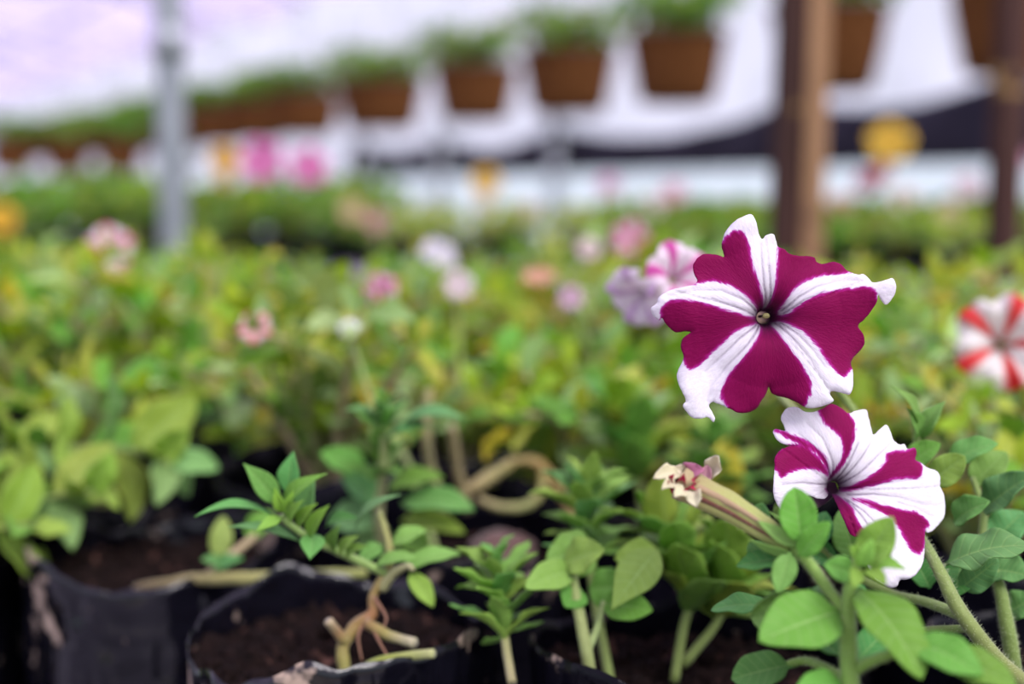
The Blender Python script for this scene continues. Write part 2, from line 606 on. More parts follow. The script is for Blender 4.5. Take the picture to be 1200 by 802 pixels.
def z_a(x, y, r, th, e):
    n1 = vnoise(x, y, .055, 1.3)
    n2 = vnoise(x, y, .16, 7.7)
    q = np.clip(r / 36, 0, 1.3)
    z = -13 * np.exp(-(r - 2.2) / 2.4) + 1.5 * np.sin(np.clip(r / 22, 0, 1) * 3.14)
    z += 1.7 * np.cos(5 * (th - 1.62)) * q ** 1.3 - 2.6 * q ** 3
    z += n1 * 3.2 * q + n2 * 1.7 * q * np.exp(-np.clip(e, 0, 99) / 5)
    z -= 1.6 * np.exp(-np.clip(e, 0, 9) / .9) * (.4 + n1)
    z += np.where((x > 31) & (y > 0), (x - 31) * .35, 0)
    z -= .25 * np.exp(-(np.abs(np.sin(2.5 * (th - 1.62))) * r / .45) ** 2) * np.clip(r / 8, 0, 1) * 2
    return z


ZB = [(338, 400), (318, 416), (300, 425), (260, 418), (225, 402), (190, 410), (150, 440), (110, 464), (88, 435), (71, 390), (75, 330), (82, 285), (80, 258), (105, 225), (150, 209), (190, 207),
      (150, 207), (120, 200), (95, 180), (84, 150), (100, 141), (140, 154), (135, 130), (120, 100), (150, 60), (190, 54), (215, 74), (250, 80), (285, 69), (330, 41), (375, 60), (405, 88), (440, 73),
      (495, 69), (496, 110), (504, 150), (512, 178), (545, 150), (575, 129), (589, 160), (596, 195), (620, 214), (648, 211), (656, 234), (692, 224), (697, 250), (684, 275), (712, 287), (740, 310),
      (790, 325), (802, 350), (805, 390), (826, 420), (832, 470), (826, 510), (800, 540), (760, 566), (735, 571), (723, 560), (718, 600), (712, 650), (695, 690), (660, 730), (620, 741), (588, 740),
      (582, 770), (550, 773), (520, 756), (495, 740), (465, 700), (445, 650), (440, 610), (450, 575), (466, 547), (425, 573), (386, 561), (368, 520), (350, 470), (345, 415)]
RB = [
    [(70, 255), (105, 218), (150, 200), (200, 203), (250, 236), (292, 283), (326, 340), (300, 324), (250, 300), (190, 299), (130, 314), (103, 334), (95, 310), (72, 290)],
    [(90, 138), (150, 160), (210, 184), (270, 220), (312, 276), (326, 335), (305, 300), (262, 240), (200, 208), (140, 176), (92, 152)],
    [(278, 60), (330, 30), (385, 50), (412, 92), (432, 130), (421, 180), (405, 240), (370, 300), (330, 356), (320, 345), (364, 270), (374, 220), (358, 172), (320, 142), (286, 108)],
    [(555, 240), (620, 236), (650, 238), (700, 215), (705, 250), (694, 272), (716, 295), (712, 330), (690, 350), (620, 341), (540, 361), (460, 382), (390, 404), (372, 396), (440, 360), (510, 320), (558, 276)],
    [(396, 424), (470, 428), (560, 458), (640, 473), (690, 488), (740, 520), (744, 548), (724, 545), (722, 590), (710, 630), (685, 652), (650, 630), (620, 590), (595, 540), (550, 491), (480, 452)],
    [(300, 382), (345, 403), (380, 428), (407, 460), (412, 500), (432, 530), (472, 545), (430, 585), (380, 570), (355, 515), (340, 465), (338, 420)],
]
VB = [[(356, 376), (405, 320), (460, 250), (508, 182)], [(350, 372), (395, 290), (440, 200)], [(364, 382), (440, 325), (520, 255), (590, 200)], [(376, 392), (480, 372), (600, 358), (700, 350)],
      [(400, 412), (500, 405), (600, 420), (700, 452), (775, 466), (815, 464)], [(342, 350), (330, 270), (290, 180), (230, 120)], [(334, 345), (300, 270), (250, 205), (190, 160)], [(385, 428), (440, 490), (490, 560), (540, 650)],
      [(395, 432), (450, 470), (520, 540), (580, 640)], [(330, 372), (270, 362), (190, 350), (110, 355)], [(600, 440), (690, 470), (760, 510)]]
MMB = .2993 * FOCUS / F * 1000


def z_b(x, y, r, th, e):
    n1 = vnoise(x, y, .06, 4.1)
    n2 = vnoise(x, y, .17, 2.2)
    q = np.clip(r / 34, 0, 1.3)
    z = -12 * np.exp(-(r - 2) / 4.5) - (.30 * x + .22 * y)
    z += 1.6 * np.cos(5 * (th - .35)) * q ** 1.2 - 3.2 * q ** 2.6
    z += n1 * 3.0 * q + n2 * 1.6 * q * np.exp(-np.clip(e, 0, 99) / 5)
    z -= 1.5 * np.exp(-np.clip(e, 0, 9) / .9) * (.4 + n1)
    # the low petal beside the tube folds towards the viewer, the petal above the gap sags
    z += 3.0 * np.exp(-((x - 2.0) ** 2 + (y + 7) ** 2) / 30)
    z -= .7 * np.exp(-(np.abs(np.sin(2.5 * (th - .0))) * r / .5) ** 2) * np.clip(r / 8, 0, 1)
    return z


# ------------------------------------------------------------------ generic striped flower


def star_flower(rng, R, dark, light, stripe=.5, edge=0.0, cup=.25, nth=60, nr=9):
    """flower at the origin that faces +Z, its tube going down -Z"""
    mb = MB()
    ph = rng.uniform(0, 6.28)
    vs, cs = [], []
    for i in range(nr + 1):
        q = i / nr
        for j in range(nth):
            a = 2 * math.pi * j / nth
            lobe = abs(math.sin(2.5 * (a + ph)))
            rad = R * (.08 + .92 * q) * (1 - (.20 * (1 - lobe) ** 2 + .03 * math.sin(11 * a + ph)) * q)
            z = -R * .75 * (1 - q) ** 2.6 + R * cup * .4 * q - R * .22 * q ** 4 + R * .10 * q * math.sin(5 * a * 2 + ph * 3) + R * .05 * q * math.sin(17 * a)
            vs.append((rad * math.cos(a), rad * math.sin(a), z))
            w = abs(math.cos(2.5 * (a + ph))) + edge * (1 - q)
            k = max(0, min(1, (w - stripe) * 6 + .5))
            c = [d + (l - d) * k for d, l in zip(dark, light)]
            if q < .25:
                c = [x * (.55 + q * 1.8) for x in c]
            cs.append(tuple(c))
    mb.add(vs, [(i * nth + j, i * nth + (j + 1) % nth, (i + 1) * nth + (j + 1) % nth, (i + 1) * nth + j) for i in range(nr) for j in range(nth)], cs)
    tb = MB()
    tube(tb, [(0, 0, -R * .70), (0, 0, -R * 1.1), (0, 0, -R * 1.6)], [R * .12, R * .09, R * .06], (.45, .42, .2), 8, 2)
    return mb, tb


# ------------------------------------------------------------------ bags, soil, plants
GREENS = [(.27, .43, .06), (.36, .50, .075), (.18, .38, .07), (.43, .52, .10), (.30, .47, .20), (.50, .54, .13), (.15, .34, .07), (.38, .52, .24)]
YELLOWS = [(.55, .47, .08), (.50, .44, .12)]


def pick_green(rng, warm=.0):
    if rng.random() < .03 + warm:
        return rng.choice(YELLOWS)
    c = rng.choice(GREENS)
    f = rng.uniform(.85, 1.2)
    return (c[0] * f, c[1] * f, c[2] * f)


def bag_mesh(rng, r=.0625, h=.13, depth=.032, nth=84, nz=12, fine=False):
    """open film bag with its rim at z=0; returns bag and soil builders"""
    mb = MB()
    ph = [rng.uniform(0, 6.28) for _ in range(5)]
    vs = []
    prof = [(i / (nz - 1)) for i in range(nz)]

    def rad(a, q):
        return r * (1 + .030 * math.sin(2 * a + ph[0]) + .020 * math.sin(3 * a + ph[1] + q * 2) + .045 * abs(noise.noise(V((math.cos(a) * 4.5, math.sin(a) * 4.5, q * 1.3 + ph[1] * 2)))) + .02 * abs(noise.noise(V((math.cos(a) * 9, math.sin(a) * 9, q * 4 + ph[0])))) + .05 * noise.noise(V((math.cos(a) * 1.6, math.sin(a) * 1.6, q * 2 + ph[3] * 3))) + .022 * noise.noise(V((math.cos(a) * 5, math.sin(a) * 5, q * 5 + ph[2] * 3))) - .05 * q)

    def rim(a):
        return .006 * math.sin(2 * a + ph[4]) + .008 * noise.noise(V((math.cos(a) * 1.5, math.sin(a) * 1.5, ph[2] * 3))) + .004 * noise.noise(V((math.cos(a) * 5, math.sin(a) * 5, ph[1] * 3)))

    for q in prof:
        for j in range(nth):
            a = 2 * math.pi * j / nth
            rr = rad(a, q)
            z = rim(a) * (1 - q) ** 2 - h * q
            vs.append((rr * math.cos(a), rr * math.sin(a), z))
    b0 = len(vs)
    vs.append((0, 0, -h))
    fs = [(i * nth + j, i * nth + (j + 1) % nth, (i + 1) * nth + (j + 1) % nth, (i + 1) * nth + j) for i in range(nz - 1) for j in range(nth)]
    fs += [((nz - 1) * nth + j, (nz - 1) * nth + (j + 1) % nth, b0) for j in range(nth)]
    mb.add(vs, fs)
    so = MB()
    vs = [(0, 0, -depth)]
    nr, nt = (44, 150) if fine else (14, 48)
    for i in range(1, nr + 1):
        for j in range(nt):
            a = 2 * math.pi * j / nt
            rr = rad(a, depth / h) * .985 * i / nr
            p = V((rr * math.cos(a), rr * math.sin(a), 0))
            z = -depth + .005 * noise.noise(p * 60 + V((ph[0], 0, 0))) + .008 * abs(noise.noise(p * 130 + V((0, ph[1], 0)))) + .006 * abs(noise.noise(p * 330 + V((3, 0, 0))))
            vs.append((p.x, p.y, z))
    fs = [(0, 1 + j, 1 + (j + 1) % nt) for j in range(nt)]
    fs += [(1 + (i - 1) * nt + j, 1 + i * nt + j, 1 + i * nt + (j + 1) % nt, 1 + (i - 1) * nt + (j + 1) % nt) for i in range(1, nr) for j in range(nt)]
    so.add(vs, fs)
    for _ in range(90 if fine else 20):
        a, q = rng.uniform(0, 6.28), rng.uniform(.1, .9) ** .5 * r * .88
        c = V((q * math.cos(a), q * math.sin(a), -depth + .003))
        s = rng.uniform(.0014, .0048)
        lump = []
        for i in range(5):
            for j in range(8):
                d = V((math.sin(math.pi * i / 4) * math.cos(.785 * j), math.sin(math.pi * i / 4) * math.sin(.785 * j), math.cos(math.pi * i / 4)))
                lump.append(c + d * s * (1 + .4 * noise.noise(d * 2 + c * 500)))
        so.add(lump, [(i * 8 + j, i * 8 + (j + 1) % 8, i * 8 + 8 + (j + 1) % 8, i * 8 + 8 + j) for i in range(4) for j in range(8)])
    return mb, so


def bushy(rng, height, spread, nst, lsize, warm=0.0, soil=-.022, lean=(0, 0), n=8, m=2, droop=.15, step=.012):
    """stems and leaves of one bushy plant rooted at the origin (z=soil)"""
    st, lf = MB(), MB()
    for k in range(nst):
        a = 2 * math.pi * (k + rng.uniform(-.35, .35)) / nst
        out = rng.uniform(.35, 1.0) * spread
        hh = height * rng.uniform(.65, 1.05) * (1.08 - .35 * out / spread)
        d = V((math.cos(a), math.sin(a), 0))
        p0 = d * rng.uniform(.002, .008) + V((0, 0, soil))
        p1 = d * out * rng.uniform(.25, .4) + V((0, 0, soil + (hh - soil) * .45))
        p2 = d * out * .75 + V((lean[0] * .5, lean[1] * .5, hh * .85)) + V((rng.uniform(-.01, .01), rng.uniform(-.01, .01), 0))
        p3 = d * out + V((lean[0], lean[1], hh))
        sc = (.40, .42, .16) if rng.random() < .6 else (.45, .36, .2)
        path = tube(st, [p0, p1, p2, p3], [.0028, .0022, .0018, .0012], sc, 6, 5)
        L = sum((path[i + 1] - path[i]).length for i in range(len(path) - 1))
        nl = max(5, int(L / step))
        ga = rng.uniform(0, 6.28)
        for i in range(nl):
            t = .22 + .78 * i / (nl - 1)
            x = t * (len(path) - 1)
            j = min(int(x), len(path) - 2)
            p = path[j].lerp(path[j + 1], x - j)
            tg = (path[j + 1] - path[j]).normalized()
            ga += 2.4
            o = tg.orthogonal().normalized()
            o.rotate(Matrix.Rotation(ga, 3, tg))
            up = .25 + .75 * max(0, (t - .75) / .25)
            dr = (o * 1.0 + tg * up + V((0, 0, .25 - droop * rng.random() * 3 * (1 - t)))).normalized()
            ls = lsize * rng.uniform(.7, 1.15) * (1 - .5 * max(0, (t - .7) / .3))
            nrm = (tg * .8 + V((0, 0, .8)) - o * .2).normalized()
            leaf(lf, p, p + dr * ls, nrm, ls * rng.uniform(.42, .58), rng.choice('ools'), rng.uniform(-.02, .14), rng.uniform(.1, .5), rng.uniform(.05, .25), pick_green(rng, warm), n, m, rng=rng)
    return st, lf


def add_parts(o, rng, bagseed, st, lf, near=False):
    b, s = bagseed
    b.build('grow_bag', 'bag', o, solid=.0002)
    s.build('soil', 'soil', o)
    if st:
        st.build('stem', 'stem', o)
    if lf:
        lf.build('foliage', 'leaf_near' if near else 'leaf_far', o)


RIM = CAM.z - .17
BAG_H = .13
BENCH = RIM - BAG_H
PLANTS = []            # (object, world root, label stem)

# ---- prototypes of the plants that fill the rows (moved to their first place later)
protos = []
specs = [(.085, .078, 9, .031, .03), (.095, .086, 10, .033, .05), (.070, .088, 10, .030, .02), (.105, .074, 9, .034, .02), (.085, .092, 11, .029, .07), (.060, .075, 8, .032, .0)]
for i, sp in enumerate(specs):
    rng = random.Random(100 + i)
    o = thing('potted_petunia', (0, 0, 0), 'x', 'plant')
    st, lf = bushy(rng, *sp, step=.0095)
    add_parts(o, rng, bag_mesh(rng, .0555), st, lf)
    protos.append(o)
used = [False] * len(protos)

rows = [
    (.68, [.235]),
    (.80, [-.370, -.235, -.105, .035, .16, .29]),
    (.93, [-.43, -.30, -.165, -.035, .095, .225, .355]),
    (1.06, [-.37, -.24, -.11, .02, .15, .28, .41]),
    (1.19, [-.45, -.32, -.19, -.06, .07, .20, .33, .46]),
    (1.32, [-.52, -.39, -.26, -.13, .0, .13, .26, .39, .52]),
    (1.45, [-.58, -.45, -.32, -.19, -.06, .07, .20, .33, .46, .59]),
    (1.58, [-.65, -.52, -.39, -.26, -.13, .0, .13, .26, .39, .52, .65]),
]
ORD = ['first', 'second', 'third', 'fourth', 'fifth', 'sixth', 'seventh', 'eighth', 'ninth', 'tenth', 'eleventh', 'twelfth', 'thirteenth', 'fourteenth']
rng = random.Random(5)
for ri, (y, xs) in enumerate(rows):
    for ci, x in enumerate(xs):
        k = rng.randrange(6)
        if x > .3 and y > 1.0:
            k = rng.choice([2, 5])
        o = protos[k] if not used[k] else copy_tree(protos[k])
        used[k] = True
        s = rng.uniform(.94, 1.06) * (1 if y < .7 else 1.1 if y < 1.2 else (1.08 if x < .38 else .95))
        px = x + rng.uniform(-.008, .008)
        py = y + rng.uniform(-.008, .008)
        o.location = (px, py, BENCH + BAG_H * s)
        o.rotation_euler = (0, 0, rng.uniform(0, 6.28))
        o.scale = (s, s, s)
        tag(o, f'bushy green petunia in black bag, {ORD[ci]} from left in {ORD[ri]} row behind front pots', 'plant', 'petunias filling the front bench')
        PLANTS.append(o)

# ------------------------------------------------------------------ plants at the front, built one by one


def pot(label, X, Y, seed, r=.0625, depth=.022, rim=RIM, film='bag'):
    o = thing('potted_petunia', (X, Y, rim), label, 'plant', None)
    rng = random.Random(seed)
    b, s = bag_mesh(rng, r, rim - BENCH, depth, 200, 30, True)
    for m_ in (b, s):
        m_.v = [(x + X, y + Y, z + rim) for x, y, z in m_.v]
    b.build('grow_bag', film, o, solid=.0002)
    s.build('soil', 'soil', o)
    PLANTS.append(o)
    return o


def one_leaf(parent, b, t, w, nrm=(0, .5, 1), prof='o', arch=.1, cup=.25, wave=.12, col=(.2, .4, .08), roll=0.0, seed=0, n=18, m=6, label=None):
    """a single leaf: base (px, py, d), tip (px, py, d), width in px at that distance, normal given as right/up/front"""
    B, T = P(*b), P(*t)
    N = RT * nrm[0] + UP * nrm[1] + FRONT * nrm[2]
    mb = MB()
    leaf(mb, B, T, N, w * (b[2] + t[2]) / 2 / F, prof, arch, cup, wave, col, n, m, roll, random.Random(seed))
    o = mb.build('leaf', 'leaf_near', parent, solid=.0004)
    if label:
        o['label'] = label
    return o


def shoot(parent, px, py, d, size, n, seed, ax=(0, 1, .2), cols=None, prof='l', wr=.4, spread=1.0):
    """a rosette of leaves at the end of a stem, each leaf a part of its own"""
    rng = random.Random(seed)
    c = P(px, py, d)
    A = (RT * ax[0] + UP * ax[1] + FRONT * ax[2]).normalized()
    ga = rng.uniform(0, 6.28)
    for i in range(n):
        t = i / max(1, n - 1)
        ga += 2.4
        o = A.orthogonal().normalized()
        o.rotate(Matrix.Rotation(ga, 3, A))
        dr = (o * (1.0 - .75 * t) * spread + A * (.25 + .9 * t)).normalized()
        ls = size * d / F * rng.uniform(.8, 1.15) * (1 - .5 * t)
        b = c + A * (size * d / F * .55 * (t - .6))
        mb = MB()
        leaf(mb, b, b + dr * ls, (A - o * .5).normalized(), ls * wr * rng.uniform(.85, 1.2), prof, rng.uniform(.02, .16), rng.uniform(.2, .6), rng.uniform(.03, .15),
             cols[i % len(cols)] if cols else pick_green(rng), 12, 4, rng=rng)
        mb.build('leaf', 'leaf_near', parent, solid=.0003)


def sprig(parent, pts, r, col, nleaf, size, seed, prof='o', wr=.5, t0=.3, cols=None, name='stem', near=True):
    """a stem with leaves set alternately along it: stem is a part and every leaf is one"""
    rng = random.Random(seed)
    mb = MB()
    path = tube(mb, [P(*p) for p in pts], r, col, 10, 6, .08)
    mb.build(name, 'stem', parent)
    ga = rng.uniform(0, 6.28)
    for i in range(nleaf):
        t = t0 + (1 - t0) * (i + .5) / nleaf
        x = t * (len(path) - 1)
        j = min(int(x), len(path) - 2)
        p = path[j].lerp(path[j + 1], x - j)
        tg = (path[j + 1] - path[j]).normalized()
        ga += 2.4
        o = tg.orthogonal().normalized()
        o.rotate(Matrix.Rotation(ga, 3, tg))
        dr = (o + tg * (.3 + .8 * max(0, t - .7) / .3) + V((0, 0, .15))).normalized()
        d = (p - CAM).dot(FW)
        ls = size * d / F * rng.uniform(.7, 1.15) * (1 - .4 * max(0, (t - .75) / .25))
        m2 = MB()
        leaf(m2, p, p + dr * ls, (tg * .7 + V((0, -.25, .8)) - o * .2).normalized(), ls * wr * rng.uniform(.85, 1.2), prof, rng.uniform(-.02, .15), rng.uniform(.1, .5), rng.uniform(.08, .22),
             rng.choice(cols) if cols else pick_green(rng, -.02), 12, 4, rng=rng)
        m2.build('leaf', 'leaf_near' if near else 'leaf_far', parent, solid=.0003)
    return path


def stem_part(parent, pts, r, col, seg=12, rough=.06, hair=0, hl=.0012, seed=1, name='stem', k=8, ribs=0):
    mb = MB()
    W = [P(*p) for p in pts]
    tube(mb, W, r, col, seg, k, rough, ribs=ribs)
    o = mb.build(name, 'stem', parent)
    if hair:
        hb = MB()
        hairs(hb, W, r, hair, hl, random.Random(seed), k=k)
        h = hb.build('stem_hair', 'hair', o)
        h['kind'] = 'stuff'
    return o


LG = (.19, .40, .075)
MG = (.17, .37, .075)
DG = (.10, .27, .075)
BG = (.15, .34, .12)
PG = (.33, .50, .17)
STG = (.36, .48, .14)

# ---- plant with the withered flower (nearest, right)
pa = pot('near petunia with a withered tube flower and a bright green leafy tip', .095, .365, 21)
d = .385
stem_part(pa, [(1003, 985, .375), (1000, 880, .378), (996, 802, .38), (994, 740, .383), (996, 690, .385), (1004, 655, .385)], [.0030, .0028, .0026, .0023, .0018, .0012], [(.22, .40, .07), (.27, .46, .09), (.25, .45, .08)],
          hair=900, seed=3)
stem_part(pa, [(994, 745, .384), (985, 712, .386), (968, 688, .389), (950, 663, .392), (930, 641, .396)], [.0017, .0016, .0016, .0017, .0019], (.25, .43, .08), hair=500, seed=4)
stem_part(pa, [(997, 790, .382), (1015, 778, .378), (1045, 766, .372), (1075, 748, .37)], [.0017, .0015, .0013, .001], (.25, .43, .08), hair=200, seed=5)
stem_part(pa, [(992, 800, .385), (965, 782, .395), (940, 775, .402), (905, 785, .405)], [.0016, .0014, .0012, .001], (.25, .43, .08), hair=200, seed=6)
LV = [  # base, tip, width, normal, profile, arch, cup, wave, colour, roll
    ((940, 646, .392), (931, 571, .394), 44, (-.15, .15, 1), 's', .06, .25, .10, LG, 0),
    ((936, 652, .390), (973, 612, .385), 30, (-.2, .5, 1), 'o', .08, .2, .1, LG, 0),
    ((984, 716, .385), (889, 752, .372), 78, (-.15, .75, 1), 'o', .06, .15, .08, (.175, .385, .075), 0),
    ((960, 722, .392), (880, 724, .40), 62, (.3, .35, 1), 'o', .10, .3, .2, (.19, .38, .11), .5),
    ((930, 655, .398), (863, 664, .405), 36, (0, .9, .7), 'o', .06, .2, .1, DG, 0),
    ((926, 648, .392), (911, 696, .388), 29, (-.2, .4, 1), 'o', .05, .15, .08, (.21, .42, .11), 0),
    ((905, 712, .41), (833, 716, .418), 28, (.1, .8, .8), 'o', .12, .2, .2, (.15, .36, .12), 0),
    ((935, 778, .403), (857, 796, .405), 46, (0, .7, 1), 's', .06, .2, .18, (.14, .34, .10), 0),
    ((1006, 690, .383), (1080, 797, .362), 76, (.35, .65, 1), 'o', .10, .12, .08, (.165, .37, .065), 0),
    ((1070, 752, .37), (1152, 792, .36), 52, (.1, .75, 1), 'o', .10, .15, .1, (.165, .375, .075), 0),
    ((1100, 770, .37), (1192, 806, .36), 50, (.1, .8, .9), 'o', .10, .15, .1, (.18, .38, .07), 0),
    ((1000, 672, .385), (966, 662, .382), 32, (-.3, .4, 1), 'o', .06, .2, .1, (.20, .42, .10), 0),
    ((1012, 662, .384), (1046, 606, .381), 44, (-.3, .3, 1), 'o', .06, .3, .1, (.26, .48, .10), 0),
    ((1010, 662, .382), (1063, 668, .376), 24, (.1, .9, .8), 'l', .12, .3, .1, (.27, .48, .10), 0),
    ((1013, 660, .379), (1046, 640, .375), 26, (-.2, .5, 1), 'o', .1, .4, .05, (.29, .52, .12), 0),
    ((1008, 662, .379), (996, 640, .376), 17, (.2, .4, 1), 'o', .1, .4, .05, (.29, .50, .10), 0),
    ((1007, 664, .377), (1022, 632, .374), 18, (0, .3, 1), 'o', .1, .5, .05, (.33, .55, .13), 0),
    ((1004, 666, .378), (1000, 690, .372), 18, (.1, .5, 1), 'o', .1, .3, .05, (.27, .48, .10), 0),
    ((1015, 668, .377), (1038, 686, .370), 20, (.1, .6, 1), 'o', .1, .3, .05, (.27, .48, .10), 0),
    ((975, 702, .388), (948, 692, .40), 24, (.1, .8, .7), 'o', .1, .3, .05, DG, 0),
    ((990, 700, .395), (1028, 716, .402), 36, (.2, .8, .7), 'o', .1, .3, .1, DG, 0),
    ((985, 770, .39), (940, 742, .405), 40, (.2, .7, .8), 'o', .1, .2, .1, DG, 0),
    ((1000, 780, .39), (1040, 738, .405), 40, (.2, .7, .8), 'o', .1, .2, .1, DG, 0),
    ((990, 805, .38), (930, 815, .37), 44, (0, .8, .7), 'o', .1, .2, .1, MG, 0),
]
for i, a in enumerate(LV):
    one_leaf(pa, a[0], a[1], a[2], a[3], a[4], a[5], a[6], a[7], a[8], a[9], seed=40 + i)

# withered flower: ribbed tube with shrivelled lips
axis = [(929, 641, .396), (905, 627, .400), (875, 607, .404), (845, 590, .408), (818, 577, .411), (797, 567, .413)]
mb = MB()
W = [P(*p) for p in axis]
tube(mb, W, [.0022, .0030, .0036, .0040, .0043, .0048], [(.33, .44, .10), (.47, .52, .17), (.48, .53, .17), (.50, .51, .18), (.50, .43, .20), (.58, .47, .27)], 20, 6, .10, cap=False, ribs=5)
wf = mb.build('withered_flower', 'petal', pa, solid=.0003)
wf['label'] = 'shrivelled cream and magenta tube flower'
hb = MB()
hairs(hb, W, [.0022, .0030, .0036, .0040, .0043, .0046], 900, .0013, random.Random(9), (.82, .82, .62))
hb.build('tube_hair', 'hair', wf)['kind'] = 'stuff'
mb = MB()
for off, c in (((3, 6), (.20, .07, .05)), ((1, -4), (.40, .28, .16))):   # dried brown seams on the tube
    tube(mb, [P(x + off[0], y + off[1], dd - .0034) for x, y, dd in axis[1:]], [.0003, .0009, .0012, .0014, .0006], c, 6, 5)
mb.build('dried_seam', 'stem', wf)
CR = (.78, .74, .50)
lips = [((797, 558, .414), (765, 561, .409), 20, CR, .25), ((792, 572, .410), (775, 574, .405), 15, CR, .3), ((804, 556, .416), (789, 548, .412), 15, (.76, .68, .50), .2),
        ((818, 566, .416), (842, 535, .412), 22, (.78, .72, .55), -.25), ((815, 572, .409), (816, 595, .404), 20, (.80, .76, .56), .2), ((806, 560, .416), (826, 551, .41), 22, (.50, .18, .30), .3),
        ((805, 578, .407), (790, 583, .403), 18, CR, .2), ((824, 569, .413), (829, 545, .416), 14, (.62, .32, .40), -.2)]
for i, (b, t_, w, c, ar) in enumerate(lips):
    mb = MB()
    leaf(mb, P(*b), P(*t_), RT * -.5 + UP * .4 + FRONT, w * b[2] / F, 's', ar, .5, .35, c, 10, 4, rng=random.Random(300 + i))
    mb.build('petal_lip', 'petal', wf, solid=.0003)
mb = MB()
for i in range(7):
    a = i * .9
    c0 = P(803 + 9 * math.cos(a), 568 + 6 * math.sin(a), .412)
    leaf(mb, c0, P(797 + 13 * math.cos(a + .6), 565 + 11 * math.sin(a + .6), .405), FRONT + RT * math.cos(a), .0030, 'o', .2, .5, .3, (.42, .012, .07), 6, 3, rng=random.Random(i))
mb.build('shrivelled_petal', 'petal', wf)
mb = MB()
for i in range(5):
    a = 2 * math.pi * i / 5
    ax = (W[1] - W[0]).normalized()
    o = ax.orthogonal().normalized()
    o.rotate(Matrix.Rotation(a, 3, ax))
    leaf(mb, W[0] - ax * .002 + o * .0018, W[0] + ax * .011 + o * .0052, o, .0040, 'l', .05, .3, .05, (.33, .52, .15), 8, 2, rng=random.Random(i))
mb.build('calyx', 'leaf_near', wf, solid=.0003)

# ---- plant with the two purple and white flowers
pb = pot('petunia carrying two open purple and white striped flowers', .21, .50, 22)
HB = (.22, .32, .08)
stem_part(pb, [(1232, 835, .475), (1200, 801, .455), (1170, 775, .45), (1144, 743, .447), (1121, 710, .448), (1098, 664, .456), (1062, 600, .485), (1005, 490, .508), (945, 410, .506), (915, 380, .497), (904, 372, .489)],
          [.0028, .0027, .0026, .0025, .0024, .0020, .0017, .0014, .0013, .0014, .0018], [(.26, .28, .09), (.23, .32, .085), (.24, .36, .085)], hair=1800, hl=.0014, seed=11)
stem_part(pb, [(1128, 722, .449), (1085, 706, .468), (1040, 694, .482), (985, 664, .486), (948, 630, .483), (941, 617, .478)], [.0019, .0016, .0014, .0014, .0015, .0019], (.24, .35, .085), hair=400, seed=12)
stem_part(pb, [(1196, 850, .49), (1188, 785, .475), (1183, 749, .472), (1178, 723, .472), (1170, 684, .474), (1150, 640, .485)], [.0027, .0026, .0025, .0024, .0020, .0015], HB, hair=900, hl=.0013, seed=13)
stem_part(pb, [(1140, 737, .45), (1095, 738, .46), (1062, 742, .468)], [.0013, .0012, .0010], (.24, .36, .085), hair=150, seed=14)
LV = [
    ((1108, 662, .463), (1208, 640, .452), 54, (0, .9, .75), 'o', .13, .1, .28, (.16, .36, .13), 0),
    ((1125, 690, .47), (1170, 655, .465), 36, (.2, .4, 1), 'o', .1, .2, .2, (.14, .32, .12), 0),
    ((1128, 655, .475), (1118, 700, .468), 40, (-.1, .4, 1), 'o', .05, .2, .15, DG, 0),
    ((1160, 668, .478), (1206, 676, .47), 46, (.1, .7, .8), 'o', .1, .2, .15, (.13, .31, .10), 0),
    ((1150, 600, .49), (1212, 556, .475), 46, (-.3, .5, .9), 'o', .1, .2, .25, (.15, .34, .13), .4),
    ((1118, 612, .485), (1160, 588, .475), 34, (.1, .6, .8), 'o', .12, .5, .15, (.18, .37, .11), 0),
    ((1080, 572, .488), (1131, 535, .482), 36, (.1, .4, 1), 's', .05, .2, .15, (.26, .44, .10), 0),
    ((1062, 545, .495), (1102, 520, .49), 30, (.2, .6, .8), 'o', .08, .3, .1, (.20, .38, .08), 0),
    ((1072, 516, .50), (1062, 478, .495), 26, (.5, .3, .8), 'l', .15, .6, .1, (.25, .45, .12), 0),
    ((1080, 514, .50), (1108, 470, .495), 24, (-.5, .4, .8), 'l', .15, .5, .1, (.25, .45, .14), 0),
    ((1074, 500, .50), (1044, 452, .492), 18, (.2, .6, .7), 'l', .15, .4, .1, (.28, .47, .14), 0),
    ((1110, 545, .495), (1170, 520, .488), 34, (.1, .7, .7), 'o', .12, .3, .15, (.20, .40, .12), 0),
    ((1140, 570, .50), (1180, 530, .50), 40, (-.1, .6, .8), 'o', .1, .3, .15, (.24, .42, .11), 0),
    ((1160, 640, .49), (1200, 600, .49), 44, (-.1, .6, .8), 'o', .1, .3, .15, (.16, .35, .13), 0),
    ((1180, 720, .485), (1215, 700, .48), 36, (.1, .7, .8), 'o', .1, .3, .15, (.14, .32, .10), 0),
    ((1090, 690, .475), (1070, 655, .482), 36, (-.1, .6, .8), 'o', .1, .3, .15, DG, 0),
    ((1050, 700, .485), (1025, 740, .482), 40, (-.1, .6, .8), 'o', .1, .3, .15, DG, 0),
    ((900, 660, .48), (878, 636, .485), 30, (-.1, .6, .8), 'o', .1, .3, .15, DG, 0),
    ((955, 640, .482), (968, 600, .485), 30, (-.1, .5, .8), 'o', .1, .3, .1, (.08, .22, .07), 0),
    ((890, 620, .487), (893, 590, .485), 26, (-.3, .5, .8), 's', .1, .3, .1, (.17, .37, .12), 0),
    ((1002, 655, .483), (984, 598, .486), 44, (-.1, .5, .8), 'o', .1, .3, .1, (.17, .36, .09), 0),
    ((985, 664, .486), (900, 636, .482), 40, (0, .7, .8), 'o', .1, .3, .1, (.12, .30, .09), 0),
]
